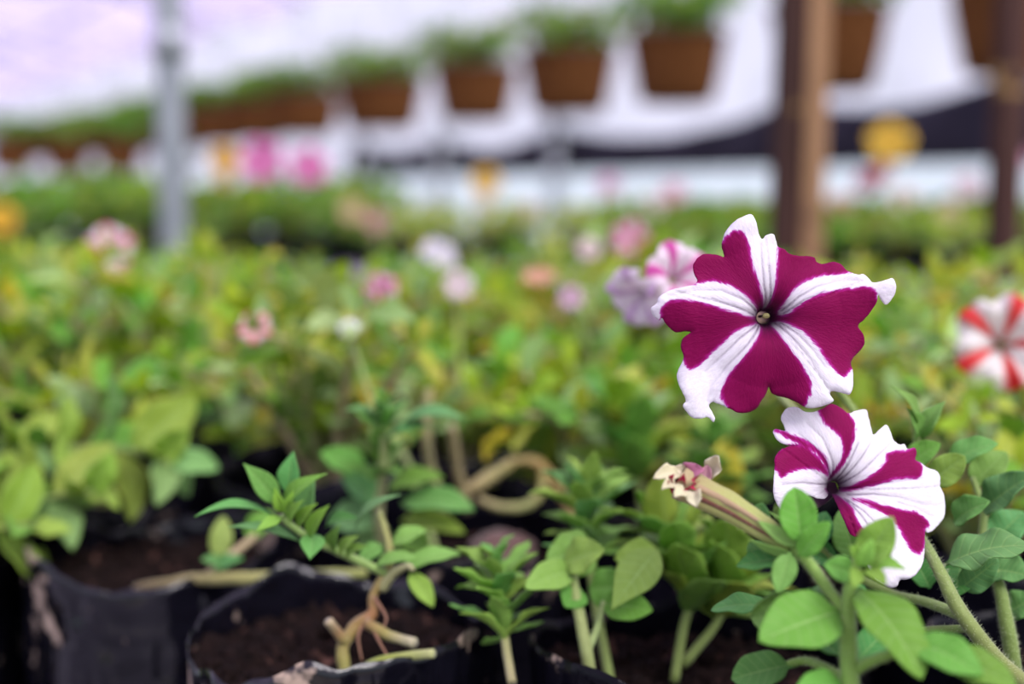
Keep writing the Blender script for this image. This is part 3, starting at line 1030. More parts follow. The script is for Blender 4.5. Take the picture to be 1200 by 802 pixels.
for i, a in enumerate(LV):
    one_leaf(pb, a[0], a[1], a[2], a[3], a[4], a[5], a[6], a[7], a[8], a[9], seed=140 + i)
stem_part(pb, [(1062, 600, .487), (1070, 555, .497), (1074, 512, .502), (1072, 492, .502)], [.0014, .0013, .0013, .0010], (.24, .36, .085), hair=150, seed=15)
stem_part(pb, [(1150, 640, .485), (1152, 600, .49), (1140, 560, .498)], [.0015, .0014, .001], HB, hair=150, seed=16)

rng = random.Random(33)
fa = corolla('flower', ZA, WA, True, VA, (465, 405), MMA, z_a, (P(902.3, 371.4, .440), RT, UP, FRONT), 2.2, pb, rng)
fa['label'] = 'upper flower, dark purple with five white stripes, facing the viewer'
fb = corolla('flower', ZB, RB, False, VB, (352, 388), MMB, z_b, (P(985.3, 576.1, .446), RT, UP, FRONT), 2.0, pb, rng)
fb['label'] = 'lower flower, mostly white with purple stripes, tilted away'


def tube_calyx(fl, c, back, L, rads, seed):
    mb = MB()
    ax = back.normalized()
    tube(mb, [c, c + ax * L * .2, c + ax * L * .5, c + ax * L * .8, c + ax * L], rads, [(.05, .01, .05), (.10, .03, .09), (.56, .42, .40), (.62, .50, .44), (.46, .42, .24)], 20, 5, 0, cap=False, ribs=5)
    mb.build('flower_tube', 'petal', fl)
    e = c + ax * L
    mb = MB()
    for i in range(5):
        o = ax.orthogonal().normalized()
        o.rotate(Matrix.Rotation(2 * math.pi * i / 5, 3, ax))
        leaf(mb, e + o * .0012 + ax * .001, e - ax * .013 + o * .006, o, .0042, 'l', .05, .3, .05, (.28, .47, .13), 8, 2, rng=random.Random(i + seed))
    mb.build('calyx', 'leaf_near', fl, solid=.0003)
    return e


CA = P(902.3, 371.4, .440)
tube_calyx(fa, CA - FRONT * .0122, -FRONT + UP * -.02, .034, [.0023, .0026, .0024, .0018, .0015], 1)
CB = P(985.3, 576.1, .446)
tube_calyx(fb, CB - FRONT * .0112, RT * -.46 + UP * -.40 - FRONT * .76, .028, [.0022, .0036, .0038, .0028, .0018], 2)
for fl, c in ((fa, CA + FRONT * -.0058 + UP * .0004 - RT * .0002),):
    mb = MB()
    vs, fs = [], []
    for i in range(9):
        for j in range(16):
            a, b = math.pi * i / 8, 2 * math.pi * j / 16
            q = .00105 * (1 + .12 * math.cos(2 * b))
            vs.append(c + RT * (q * math.sin(a) * math.cos(b)) + UP * (q * math.sin(a) * math.sin(b)) + FRONT * (q * .8 * math.cos(a)))
    fs = [(i * 16 + j, i * 16 + (j + 1) % 16, i * 16 + 16 + (j + 1) % 16, i * 16 + 16 + j) for i in range(8) for j in range(16)]
    mb.add(vs, fs, (.50, .46, .20))
    tube(mb, [c - FRONT * .0008, c - FRONT * .012], [.0004, .0005], (.45, .42, .25), 8, 2)
    mb.build('stigma', 'petal', fl)

# ---- plant with cut stubs and one fresh shoot (front, left of the middle)
pc = pot('cut back petunia with bare stubs and one fresh leafy shoot leaning left', -.066, .54, 23, r=.0600, depth=.017, film='bag_dirty')
TW = [(.42, .36, .15), (.40, .26, .13), (.44, .42, .17)]
stem_part(pc, [(408, 815, .515), (403, 780, .52), (402, 757, .523), (417, 733, .527), (436, 720, .53), (438, 697, .533), (455, 668, .535), (456, 640, .54), (445, 600, .55)],
          [.0028, .0024, .0023, .0023, .0021, .0017, .0018, .0015, .0011], [(.25, .27, .05), (.27, .22, .06), (.27, .12, .04), (.32, .28, .09), (.30, .34, .10)], rough=.35, seed=1)
stem_part(pc, [(404, 752, .522), (395, 741, .520), (385, 728, .517)], [.0022, .0019, .0018], [(.30, .26, .08), (.30, .18, .08), (.42, .34, .2)], rough=.2)
stem_part(pc, [(430, 731, .527), (455, 745, .520), (486, 754, .512)], [.0022, .0020, .0019], [(.28, .16, .06), (.34, .30, .08), (.5, .46, .3)], rough=.2)
stem_part(pc, [(408, 798, .518), (440, 778, .512), (475, 770, .506), (508, 766, .500)], [.0022, .0020, .0018, .0017], [(.28, .34, .05), (.34, .40, .06), (.45, .48, .2)], rough=.08)
stem_part(pc, [(452, 672, .534), (425, 660, .53), (395, 646, .522), (365, 632, .515), (338, 614, .51), (330, 604, .508)], [.0016, .0016, .0015, .0014, .0012, .0009], (.30, .46, .13), hair=200)
stem_part(pc, [(448, 690, .534), (462, 672, .53), (478, 664, .525), (484, 668, .522)], [.0020, .0016, .0012, .0009], (.42, .42, .2), rough=.15)
for pts in ([(432, 722, .528), (420, 745, .524), (424, 775, .52)], [(438, 700, .531), (452, 722, .525), (450, 735, .522)], [(436, 735, .524), (446, 755, .518), (458, 775, .512)]):
    stem_part(pc, pts, [.0007, .0005, .0003], (.30, .15, .09), 6, 0, name='root')
SH = (.20, .42, .10)
LV = [
    ((318, 604, .508), (228, 606, .494), 21, (0, 1, .45), 'l', .16, .2, .04, (.16, .37, .11), 0),
    ((326, 590, .507), (285, 543, .500), 28, (.35, .35, 1), 'l', .08, .25, .04, (.19, .42, .11), 0),
    ((338, 578, .509), (344, 529, .508), 27, (-.2, .2, 1), 'l', .08, .3, .04, (.15, .38, .12), 0),
    ((336, 606, .508), (384, 555, .500), 24, (-.5, .6, .8), 'l', .22, .4, .04, (.20, .43, .09), 0),
    ((330, 607, .506), (299, 624, .498), 14, (.2, .7, .9), 'l', .1, .3, .04, (.30, .52, .11), 0),
    ((350, 634, .514), (267, 618, .500), 20, (0, .9, .6), 'l', .10, .2, .04, (.17, .38, .15), 0),
    ((368, 627, .512), (363, 656, .500), 29, (.1, .5, 1), 'l', .06, .2, .04, (.17, .39, .11), 0),
    ((354, 606, .512), (369, 560, .508), 28, (-.4, .3, 1), 'l', .06, .3, .04, (.22, .42, .16), 0),
    ((330, 600, .505), (322, 572, .500), 13, (0, .3, 1), 'l', .1, .4, .04, (.33, .56, .10), 0),
    ((334, 602, .504), (344, 575, .498), 12, (.2, .4, 1), 'l', .1, .4, .04, (.33, .56, .10), 0),
    ((340, 612, .506), (356, 586, .496), 16, (-.3, .4, 1), 'l', .12, .4, .04, (.27, .49, .10), 0),
    ((350, 618, .508), (372, 590, .497), 17, (-.4, .4, 1), 'l', .12, .4, .04, (.27, .49, .09), 0),
    ((362, 630, .512), (386, 592, .505), 20, (-.4, .4, 1), 'l', .12, .4, .04, (.26, .47, .09), 0),
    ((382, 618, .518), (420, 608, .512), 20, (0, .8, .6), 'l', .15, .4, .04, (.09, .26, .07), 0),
    ((416, 620, .53), (471, 580, .52), 17, (-.3, .9, .6), 'l', .14, .3, .04, (.20, .39, .17), 0),
    ((398, 650, .522), (420, 628, .516), 16, (-.3, .6, .8), 'l', .12, .4, .04, (.30, .47, .12), 0),
    ((405, 652, .524), (430, 640, .517), 15, (-.3, .6, .8), 'l', .12, .4, .04, (.22, .42, .09), 0),
    ((392, 648, .521), (398, 615, .512), 20, (-.4, .4, 1), 'l', .12, .4, .04, (.17, .37, .08), 0),
    ((440, 664, .532), (490, 655, .53), 20, (0, .8, .6), 'o', .15, .3, .04, (.24, .44, .12), 0),
    ((470, 668, .535), (540, 650, .538), 26, (0, .8, .6), 'o', .12, .3, .1, (.26, .45, .12), 0),
    ((480, 672, .535), (508, 712, .53), 24, (.2, .4, .9), 'o', .12, .3, .1, (.33, .46, .10), 0),
    ((460, 640, .54), (500, 622, .54), 26, (0, .8, .6), 'o', .12, .3, .1, (.27, .46, .12), 0),
    ((450, 640, .543), (420, 660, .54), 22, (0, .7, .8), 'o', .12, .3, .1, (.20, .38, .10), 0),
]
for i, a in enumerate(LV):
    one_leaf(pc, a[0], a[1], a[2], a[3], a[4], a[5], a[6], a[7], a[8], a[9], seed=240 + i)

# ---- bag at the left with the sagging glossy rim
pd = pot('low sprawling petunia in glossy dirty bag at front left, mostly bare soil', -.172, .675, 24, r=.0640, depth=.022, film='bag_dirty')
stem_part(pd, [(160, 690, .66), (200, 684, .645), (240, 678, .63), (300, 678, .62), (360, 676, .618), (430, 672, .62)], [.0022, .0026, .0028, .0028, .0027, .0022], [(.24, .17, .08), (.40, .34, .14), (.35, .36, .11), (.32, .36, .10)], rough=.25)
stem_part(pd, [(245, 675, .628), (272, 650, .635), (300, 628, .645)], [.0022, .002, .0016], (.45, .36, .2), rough=.15)
LV = [((250, 668, .63), (285, 655, .622), 20, (0, .7, .8), 'o', .1, .3, .1, BG, 0), ((262, 664, .63), (236, 656, .622), 18, (0, .7, .8), 'o', .1, .3, .1, BG, 0),
      ((255, 655, .635), (262, 605, .64), 26, (.3, .3, .9), 'o', .1, .4, .1, (.36, .46, .14), 0), ((290, 632, .645), (320, 600, .65), 28, (0, .5, .9), 'o', .1, .3, .1, LG, 0)]
for i, a in enumerate(LV):
    one_leaf(pd, a[0], a[1], a[2], a[3], a[4], a[5], a[6], a[7], a[8], a[9], seed=340 + i)

# ---- tall shoot behind the cut plant
pe = pot('petunia with a tall upright leafy tip standing behind the cut stubs', -.036, .69, 25)
stem_part(pe, [(470, 690, .68), (452, 650, .66), (444, 610, .645), (448, 560, .63), (450, 510, .62), (446, 480, .615)], [.0026, .0025, .0022, .0020, .0016, .001], [(.46, .38, .2), (.44, .46, .2), (.34, .46, .14)], rough=.1)
stem_part(pe, [(520, 600, .72), (505, 550, .71), (500, 510, .70), (503, 455, .70)], [.0026, .0024, .0022, .002], (.38, .35, .15), rough=.2)
stem_part(pe, [(548, 600, .73), (536, 545, .72), (530, 500, .71)], [.0026, .0024, .0022], (.36, .30, .14), rough=.2)
shoot(pe, 450, 495, .615, 62, 12, 61, (0, 1, .3), [BG, LG, (.26, .47, .11), (.20, .40, .14)], 'l', .38)
shoot(pe, 448, 545, .63, 70, 9, 62, (0, 1, .2), [LG, MG, PG], 'o', .45)
LV = [((450, 500, .62), (402, 482, .60), 22, (0, .9, .6), 'l', .15, .3, .05, BG, 0), ((470, 498, .625), (548, 492, .61), 26, (0, .9, .6), 'l', .15, .3, .05, (.18, .40, .16), 0),
      ((455, 575, .645), (520, 560, .64), 34, (0, .8, .6), 'o', .12, .3, .1, LG, 0), ((470, 590, .645), (556, 598, .63), 42, (0, .8, .7), 'o', .12, .2, .1, (.17, .39, .11), 0),
      ((445, 590, .65), (400, 560, .645), 40, (0, .7, .8), 'o', .12, .3, .1, (.20, .40, .15), 0), ((440, 610, .65), (385, 610, .65), 44, (0, .6, .9), 'o', .12, .3, .1, (.20, .38, .16), 0),
      ((470, 610, .65), (545, 625, .64), 30, (0, .7, .8), 'o', .12, .3, .1, (.30, .46, .08), 0), ((430, 560, .65), (375, 530, .655), 36, (0, .7, .8), 'o', .12, .3, .1, MG, 0),
      ((455, 620, .66), (420, 650, .655), 40, (0, .6, .9), 'o', .12, .3, .1, (.20, .38, .14), 0), ((470, 620, .66), (500, 650, .65), 40, (0, .6, .9), 'o', .12, .3, .1, LG, 0)]
for i, a in enumerate(LV):
    one_leaf(pe, a[0], a[1], a[2], a[3], a[4], a[5], a[6], a[7], a[8], a[9], seed=440 + i)

# ---- big leaved plant at the left edge
pl_ = pot('big-leaved petunia at left edge, spreading over the dark gap above the dirty bag', -.31, .70, 29)
sprig(pl_, [(-140, 690, .70), (-60, 620, .70), (30, 590, .69), (110, 575, .68)], [.0024, .0020, .0016, .001], (.30, .38, .12), 12, 92, 81, 'o', .52, .35, [(.20, .40, .08), (.30, .46, .08), (.26, .44, .16), (.36, .48, .10)])
sprig(pl_, [(-140, 690, .70), (-40, 580, .73), (60, 530, .73), (160, 530, .72), (200, 545, .71)], [.0024, .0020, .0016, .0014, .001], (.30, .38, .12), 15, 96, 82, 'o', .52, .3, [(.20, .40, .08), (.30, .46, .08), (.26, .44, .16), (.36, .48, .10)])
sprig(pl_, [(-140, 690, .70), (-80, 600, .71), (-10, 540, .71), (40, 520, .71)], [.0024, .0020, .0016, .001], (.30, .38, .12), 10, 90, 83, 'o', .52, .3, [(.20, .40, .08), (.30, .46, .08), (.26, .44, .16), (.36, .48, .10)])
sprig(pl_, [(-140, 690, .70), (-60, 640, .67), (0, 620, .66), (40, 615, .655)], [.0024, .0020, .0016, .001], (.30, .38, .12), 9, 80, 84, 'o', .52, .3, [(.20, .40, .08), (.30, .46, .08), (.26, .44, .16), (.36, .48, .10)])

clod = P(592, 648, .70)
mb = MB()
vs = []
for i in range(13):
    for j in range(24):
        dd = V((math.sin(math.pi * i / 12) * math.cos(.2618 * j), math.sin(math.pi * i / 12) * math.sin(.2618 * j), .62 * math.cos(math.pi * i / 12)))
        vs.append(clod + dd * .0165 * (1 + .35 * noise.noise(dd * 1.8) + .22 * noise.noise(dd * 5)))
mb.add(vs, [(i * 24 + j, i * 24 + (j + 1) % 24, i * 24 + 24 + (j + 1) % 24, i * 24 + 24 + j) for i in range(12) for j in range(24)], (.12, .062, .050))
mb.build('soil_clod', 'stem', pe)['label'] = 'reddish brown clod'

# ---- middle front bag with several leafy stems
pf = pot('petunia with several ragged leafy stems in the bag left of the withered flower', .066, .52, 26)
stem_part(pf, [(697, 835, .505), (690, 780, .505), (681, 730, .51), (673, 690, .515), (670, 665, .52)], [.0024, .0023, .0022, .0021, .0017], [(.30, .38, .12), (.36, .43, .15), (.28, .40, .10)], rough=.12, hair=150)
stem_part(pf, [(688, 765, .506), (700, 735, .512), (708, 705, .515)], [.0015, .0013, .001], (.36, .48, .17))
LV = [((672, 668, .52), (615, 690, .505), 40, (.2, .7, .9), 'o', .1, .1, .1, (.30, .45, .11), 0), ((660, 660, .52), (708, 645, .51), 46, (0, .6, 1), 'o', .08, .1, .16, (.30, .46, .11), 0),
      ((700, 650, .53), (640, 655, .52), 60, (0, .6, 1), 'o', .08, .1, .16, (.24, .42, .10), 0), ((690, 690, .53), (735, 690, .525), 50, (0, .6, 1), 'o', .08, .1, .16, (.20, .39, .08), 0),
      ((770, 645, .515), (716, 716, .50), 50, (-.2, .4, 1), 'l', .08, .2, .08, (.25, .42, .10), 0), ((680, 690, .515), (662, 712, .51), 36, (0, .4, 1), 'o', .08, .2, .08, MG, 0),
      ((705, 708, .515), (765, 716, .51), 40, (0, .5, 1), 'o', .1, .2, .12, LG, 0), ((775, 655, .53), (720, 655, .525), 44, (0, .6, .9), 'o', .08, .2, .12, (.26, .44, .09), 0)]
for i, a in enumerate(LV):
    one_leaf(pf, a[0], a[1], a[2], a[3], a[4], a[5], a[6], a[7], a[8], a[9], seed=540 + i)
sprig(pf, [(600, 800, .50), (594, 765, .512), (590, 735, .52), (585, 690, .525), (580, 655, .528)], [.0017, .0016, .0015, .0012, .0009], [(.40, .36, .18), (.30, .40, .10)], 26, 66, 71, 'o', .46, .34, [(.27, .47, .11), (.32, .50, .11), (.20, .40, .11)])
sprig(pf, [(715, 800, .53), (700, 720, .55), (690, 650, .56), (685, 600, .565), (688, 572, .568)], [.0020, .0019, .0017, .0014, .001], (.28, .38, .10), 28, 74, 72, 'o', .48, .42, [(.27, .45, .11), (.32, .47, .11), (.20, .40, .14)])
sprig(pf, [(790, 800, .54), (800, 740, .545), (810, 690, .55), (790, 640, .555), (770, 610, .56)], [.0020, .0019, .0017, .0014, .001], (.28, .38, .10), 28, 96, 73, 'o', .52, .34, [(.33, .47, .09), (.27, .45, .09), (.22, .41, .10)])
sprig(pf, [(800, 780, .545), (840, 730, .55), (855, 690, .555), (850, 650, .56)], [.0020, .0017, .0014, .001], (.28, .38, .10), 22, 92, 74, 'o', .52, .34, [(.35, .47, .09), (.27, .45, .09), (.22, .41, .10)])

# ---- bag with a looping bare branch
pg = pot('petunia with a thick looping bare branch over dark soil behind middle pots', .085, .70, 27)
stem_part(pg, [(700, 640, .74), (660, 585, .745), (637, 549, .745), (607, 540, .745), (586, 552, .742), (562, 567, .735), (538, 579, .73)], [.0026, .0025, .0028, .0024, .0029, .0034, .0022], [(.33, .25, .10), (.42, .28, .09), (.36, .33, .12), (.40, .30, .14)], rough=.5)
stem_part(pg, [(637, 552, .745), (634, 576, .74), (616, 593, .735), (586, 595, .73), (560, 584, .73)], [.0024, .0022, .0025, .0023, .0019], [(.40, .33, .10), (.33, .36, .12), (.40, .33, .16)], rough=.4)
sprig(pg, [(760, 640, .73), (750, 570, .74), (740, 520, .75), (730, 480, .75)], [.0022, .0019, .0016, .001], (.28, .38, .10), 26, 90, 75, 'o', .5, .3)
sprig(pg, [(820, 650, .70), (830, 600, .70), (840, 560, .70), (838, 510, .70)], [.0022, .0019, .0016, .001], (.28, .38, .10), 20, 80, 76, 'o', .5, .3, [(.28, .44, .10), (.22, .40, .10)])
one_leaf(pg, (845, 600, .68), (852, 513, .69), 46, (-.2, .2, 1), 'o', .06, .2, .1, (.55, .50, .07), seed=9, label='yellowing leaf')
sprig(pg, [(690, 620, .75), (650, 560, .78), (630, 520, .79), (640, 490, .80)], [.0022, .0019, .0016, .001], (.32, .38, .10), 22, 84, 77, 'o', .5, .3, [(.38, .47, .07), (.42, .48, .08), (.30, .45, .09)])

# ------------------------------------------------------------------ blurred flowers, each on the nearest plant
bpy.context.view_layer.update()


def hang_flower(px, py, d, R, dark, light, face, seed, stripe=.5, plants=None, label=None, cup=.25, stalk=True):
    rng = random.Random(seed)
    w = P(px, py, d)
    pool = plants or PLANTS
    pl = min(pool, key=lambda o: ((o.matrix_world.translation.x - w.x) ** 2 + (o.matrix_world.translation.y - w.y) ** 2))
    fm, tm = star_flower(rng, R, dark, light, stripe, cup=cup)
    z = (RT * face[0] + UP * face[1] + FRONT * face[2]).normalized()
    x = z.orthogonal().normalized()
    y = z.cross(x)
    mt = Matrix((x, y, z)).transposed().to_4x4()
    mt.translation = w
    for m_ in (fm, tm):
        m_.v = [tuple(mt @ V(v)) for v in m_.v]
    pr = pl.matrix_world.inverted()
    for m_ in (fm, tm):
        m_.v = [tuple(pr @ V(v)) for v in m_.v]
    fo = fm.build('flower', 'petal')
    fo.parent = pl
    if label:
        fo['label'] = label
    t_ = tm.build('flower_tube', 'petal')
    t_.parent = fo
    if stalk:
        sb = MB()
        e = w - z * R * 1.55
        root = pl.matrix_world.translation
        tube(sb, [pr @ e, pr @ e.lerp(root, .3) + V((0, 0, -.01)), pr @ e.lerp(root, .7), pr @ (root + V((0, 0, -.02)))], [.0012, .0013, .0016, .002], (.36, .46, .16), 6, 4)
        s_ = sb.build('flower_stalk', 'stem')
        s_.parent = fo
    return fo


PK, PKL, WH = (.72, .16, .40), (.86, .55, .70), (.88, .84, .88)
hang_flower(1176, 400, .68, .0235, (.72, .02, .02), (.90, .86, .86), (-.25, .1, 1), 1, .52, label='red and white striped flower')
hang_flower(742, 352, .60, .0150, (.62, .42, .68), (.82, .72, .86), (-.7, -.5, .6), 2, .5, plants=[pb], label='drooping lilac flower', stalk=False)
hang_flower(798, 320, .60, .0150, (.72, .10, .45), (.86, .74, .85), (.3, .3, 1), 3, .5, plants=[pb], label='pink and lilac flower', stalk=False)
stem_part(pb, [(770, 362, .612), (812, 372, .61), (860, 400, .60), (930, 480, .57), (1010, 560, .52), (1062, 602, .489)], [.0010, .0012, .0012, .0013, .0014], (.36, .44, .18))
stem_part(pb, [(800, 326, .622), (820, 350, .615), (850, 392, .602)], [.0010, .0012, .0012], (.36, .44, .18))
hang_flower(130, 290, 1.08, 0.0183, (.80, .16, .30), (.92, .80, .88), (.5, .2, .8), 4, .55, label='pink and white flower')
hang_flower(446, 340, .92, 0.0113, (.76, .12, .38), (.88, .55, .74), (-.1, .2, 1), 5, .6, label='pink flower')
hang_flower(298, 383, .74, 0.0090, (.80, .18, .20), (.92, .66, .68), (0, .3, 1), 6, .5, label='salmon pink flower')
hang_flower(738, 278, 1.25, 0.0166, (.76, .10, .36), (.90, .66, .78), (-.2, .3, 1), 7, .6, label='pink flower')
hang_flower(515, 296, 1.15, 0.0156, (.66, .62, .86), (.88, .86, .92), (.4, .6, .8), 8, .4, label='pale lavender flower')
hang_flower(538, 333, .95, 0.0103, (.82, .62, .70), (.92, .82, .86), (.1, .3, 1), 9, .4, label='pale pink flower')
hang_flower(669, 348, .90, 0.0083, (.62, .30, .52), (.80, .60, .74), (0, .3, 1), 10, .5, label='mauve flower')
hang_flower(632, 322, 1.0, 0.0119, (.72, .30, .18), (.80, .48, .36), (0, .9, .5), 11, .5, label='salmon flower')
hang_flower(690, 290, 1.15, 0.0105, (.78, .55, .60), (.86, .74, .76), (0, .5, .8), 12, .5)
hang_flower(722, 466, .80, 0.0074, (.60, .28, .42), (.74, .50, .62), (0, .5, .8), 13, .5)
hang_flower(409, 384, .72, 0.0057, (.80, .84, .84), (.9, .92, .92), (0, .5, .8), 14, .5)
hang_flower(375, 345, .90, 0.0103, (.40, .24, .16), (.55, .38, .28), (0, .9, .4), 15, .5, label='brown faded flower')
hang_flower(1150, 318, 1.1, 0.0099, (.80, .20, .26), (.85, .5, .5), (0, .5, .8), 16, .5)
hang_flower(1085, 400, .95, .0075, (.82, .62, .52), (.88, .75, .65), (0, .5, .8), 17, .5)

# ------------------------------------------------------------------ front bench, posts, back bench


def bench(label, x0, x1, y0, y1, top, nslat):
    o = thing('plant_bench', ((x0 + x1) / 2, (y0 + y1) / 2, 0), label, 'bench')
    w = (y1 - y0) / nslat
    for i in range(nslat):
        mb = MB()
        box(mb, ((x0 + x1) / 2, y0 + w * (i + .5), top - .0125), (x1 - x0, w - .008, .025), bev=.003)
        mb.build('board', 'bench', o, smooth=False)
    for y in (y0 + .06, y1 - .06):
        mb = MB()
        box(mb, ((x0 + x1) / 2, y, top - .06), (x1 - x0 - .1, .04, .07))
        mb.build('rail', 'bench', o, smooth=False)
        for x in (x0 + .12, (x0 + x1) / 2, x1 - .12):
            mb = MB()
            box(mb, (x, y, (top - .095) / 2), (.05, .05, top - .095), bev=.004)
            mb.build('leg', 'bench', o, smooth=False)
    return o


bench('grey board bench under the front rows of potted petunias', -1.3, 1.3, .22, 1.67, BENCH, 10)
TOP2 = CAM.z - .15
bench('higher grey board bench behind the posts, flowering plants on it', -2.2, 2.2, 2.20, 3.6, TOP2, 10)

POSTY = 1.80
o = thing('steel_pole', ((205 - 600) / F * POSTY, POSTY, 0), 'slim grey galvanised steel pole behind the pink flowers, left part of the greenhouse', 'pole')
mb = MB()
x = o.location.x
tube(mb, [(x, POSTY, 0), (x, POSTY, 1.5), (x - .002, POSTY, 2.95)], [.0185, .0185, .0185], (.4, .42, .44), 24, 6)
mb.build('pipe', 'steel', o)
mb = MB()
tube(mb, [(x, POSTY, 1.225), (x, POSTY, 1.265)], [.0205, .0205], (.4, .42, .44), 24, 2)
mb.build('collar', 'steel', o)
mb = MB()
tube(mb, [(x, POSTY, .0), (x, POSTY, .012)], [.06, .06], (.4, .42, .44), 24, 2)
mb.build('base_plate', 'steel', o)


def post(px, w, lean, m, label, rot):
    x = (px - 600) / F * POSTY
    o = thing('wooden_post', (x, POSTY, 0), label, 'post')
    mb = MB()
    R = Matrix.Rotation(rot, 3, 'Z')
    n = 40
    vs = []
    ring = [(-w, -w * .8), (-w * .8, -w), (w * .8, -w), (w, -w * .8), (w, w * .8), (w * .8, w), (-w * .8, w), (-w, w * .8)]
    for i in range(n + 1):
        z = 2.9 * i / n
        for a, b in ring:
            k = .5 * (1 + .05 * noise.noise(V((a * 40, b * 40, z * 5))))
            p = R @ V((a * k, b * k, 0))
            vs.append((x + p.x + lean * (z - .95), POSTY + p.y, z))
    mb.add(vs, [(i * 8 + j, i * 8 + (j + 1) % 8, i * 8 + 8 + (j + 1) % 8, i * 8 + 8 + j) for i in range(n) for j in range(8)] + [tuple(range(8))[::-1], tuple(n * 8 + j for j in range(8))])
    mb.build('timber', m, o, smooth=False)
    mb = MB()
    box(mb, (x + lean * 1.9, POSTY, 2.86), (w * 1.9, w * 1.9, .05))
    mb.build('post_cap', 'steel', o, smooth=False)
    return o


tp = post(919, .036, .012, 'wood_dark', 'dark timber post with a tan batten fixed along it, behind the upper purple flower', math.radians(8))
mb = MB()
bx = (947.5 - 600) / F * POSTY
vs, fs = [], []
n = 40
for i in range(n + 1):
    z = 2.9 * i / n
    for a, b in ((-.0125, -.021), (.0105, -.021), (.0125, -.019), (.0125, .021), (-.0125, .021)):
        q = 1 + .06 * noise.noise(V((a * 90, b * 90, z * 4)))
        vs.append((bx + a * q + .012 * (z - .95), POSTY - .001 + b * q, z))
fs = [(i * 5 + j, i * 5 + (j + 1) % 5, i * 5 + 5 + (j + 1) % 5, i * 5 + 5 + j) for i in range(n) for j in range(5)] + [(4, 3, 2, 1, 0), tuple(n * 5 + j for j in range(5))]
mb.add(vs, fs)
mb.build('batten', 'wood', tp, smooth=False)['label'] = 'lighter tan batten'
post(1174, .034, .004, 'wood_dark', 'dark brown timber post with yellow lichen, rising behind red and white flower', math.radians(20))

# plants on the higher bench
P2 = []
protos2 = []
for i, (h, sp, ns, ls, warm) in enumerate([(.100, .11, 11, .045, .0), (.125, .10, 11, .045, .01), (.065, .12, 11, .042, .02), (.055, .09, 8, .038, .12)]):
    rng = random.Random(900 + i)
    o = thing('potted_flower_plant', (0, 0, 0), 'x', 'plant')
    st, lf = bushy(rng, h, sp, ns, ls, warm, n=6, m=2)
    lf.c = [(c[0] * .58, c[1] * .68, c[2] * .45) for c in lf.c] if i < 3 else lf.c
    add_parts(o, rng, bag_mesh(rng, .055, .05, .012, nth=40, nz=6), st, lf)
    protos2.append(o)
used2 = [False] * 4
rng = random.Random(77)
names = [('left', -1.30, -.36), ('middle', -.24, .10), ('right', .22, 1.36)]
for ri, y in enumerate((2.30, 2.45, 2.60, 2.75, 2.90, 3.05)):
    for nm, x0, x1 in names:
        if (nm == 'middle' and ri in (0, 1, 4)) or (nm == 'left' and ri < 2):
            continue
        n = int((x1 - x0) / .155 + .5) + 1
        for ci in range(n):
            x = x0 + (x1 - x0) * ci / (n - 1) + (.06 if ri % 2 else 0) + rng.uniform(-.012, .012)
            k = 3 if nm == 'middle' else (rng.choice([0, 1, 1]) if nm == 'left' else rng.choice([2, 2, 2, 3]))
            o = protos2[k] if not used2[k] else copy_tree(protos2[k])
            used2[k] = True
            s = rng.uniform(.9, 1.06)
            o.location = (x, y + rng.uniform(-.01, .01), TOP2 + .05 * s)
            o.rotation_euler = (0, 0, rng.uniform(0, 6.28))
            o.scale = (s, s, s)
            side = {'left': 'left block', 'middle': 'low middle block', 'right': 'right block'}[nm]
            tag(o, f'dark leafy plant, {ORD[ci]} from left in {ORD[ri]} row of {side} on higher bench', 'plant', 'plants on the higher bench')
            P2.append(o)
bpy.context.view_layer.update()
YE = (.80, .42, .02)
hang_flower(306, 188, 2.4, .038, (.80, .12, .48), (.86, .40, .66), (0, .2, 1), 31, .7, P2, 'bright pink flower')
hang_flower(362, 194, 2.4, .034, (.80, .12, .46), (.86, .40, .66), (.2, .2, 1), 32, .7, P2, 'bright pink flower')
hang_flower(263, 186, 2.4, .026, YE, (.85, .50, .05), (0, .2, 1), 33, .5, P2, 'orange yellow flower')
hang_flower(264, 210, 2.6, .018, (.6, .35, .05), (.7, .45, .1), (0, .2, 1), 133, .5, P2, 'orange yellow flower')
hang_flower(230, 182, 2.9, .020, (.70, .80, .92), (.82, .88, .95), (0, .2, 1), 34, .5, P2, 'pale blue disc in place of a bright sky gap')  # flower shape added to imitate a bright gap of sky
hang_flower(569, 212, 2.5, .027, (.82, .50, .04), (.88, .60, .15), (0, .2, 1), 35, .5, P2, 'yellow flower')
hang_flower(567, 238, 2.6, .016, (.85, .70, .55), (.88, .80, .65), (0, .2, 1), 36, .5, P2, 'cream flower')
hang_flower(1043, 165, 2.35, .038, (.84, .50, .04), (.88, .62, .10), (-.2, .3, 1), 37, .5, P2, 'large yellow flower')
hang_flower(1034, 200, 2.36, .015, (.76, .05, .05), (.80, .2, .1), (-.2, .1, 1), 38, .5, P2, 'red flower')
hang_flower(1016, 212, 2.4, .020, (.72, .04, .18), (.84, .30, .45), (-.3, .2, 1), 39, .6, P2, 'crimson flower')
hang_flower(713, 216, 2.7, .022, (.74, .30, .58), (.86, .60, .76), (0, .3, 1), 40, .5, P2, 'pink flower')
hang_flower(790, 225, 2.6, .022, (.80, .12, .32), (.88, .60, .70), (0, .3, 1), 41, .5, P2, 'pink flower')
hang_flower(770, 240, 2.5, .020, (.85, .7, .72), (.9, .82, .82), (0, .3, 1), 42, .5, P2, 'white flower')
hang_flower(412, 246, 2.5, .020, (.80, .48, .28), (.85, .68, .45), (0, .3, 1), 43, .5, P2, 'peach flower')
hang_flower(440, 258, 2.45, .018, (.72, .20, .32), (.80, .45, .5), (0, .3, 1), 44, .5, P2, 'rose flower')
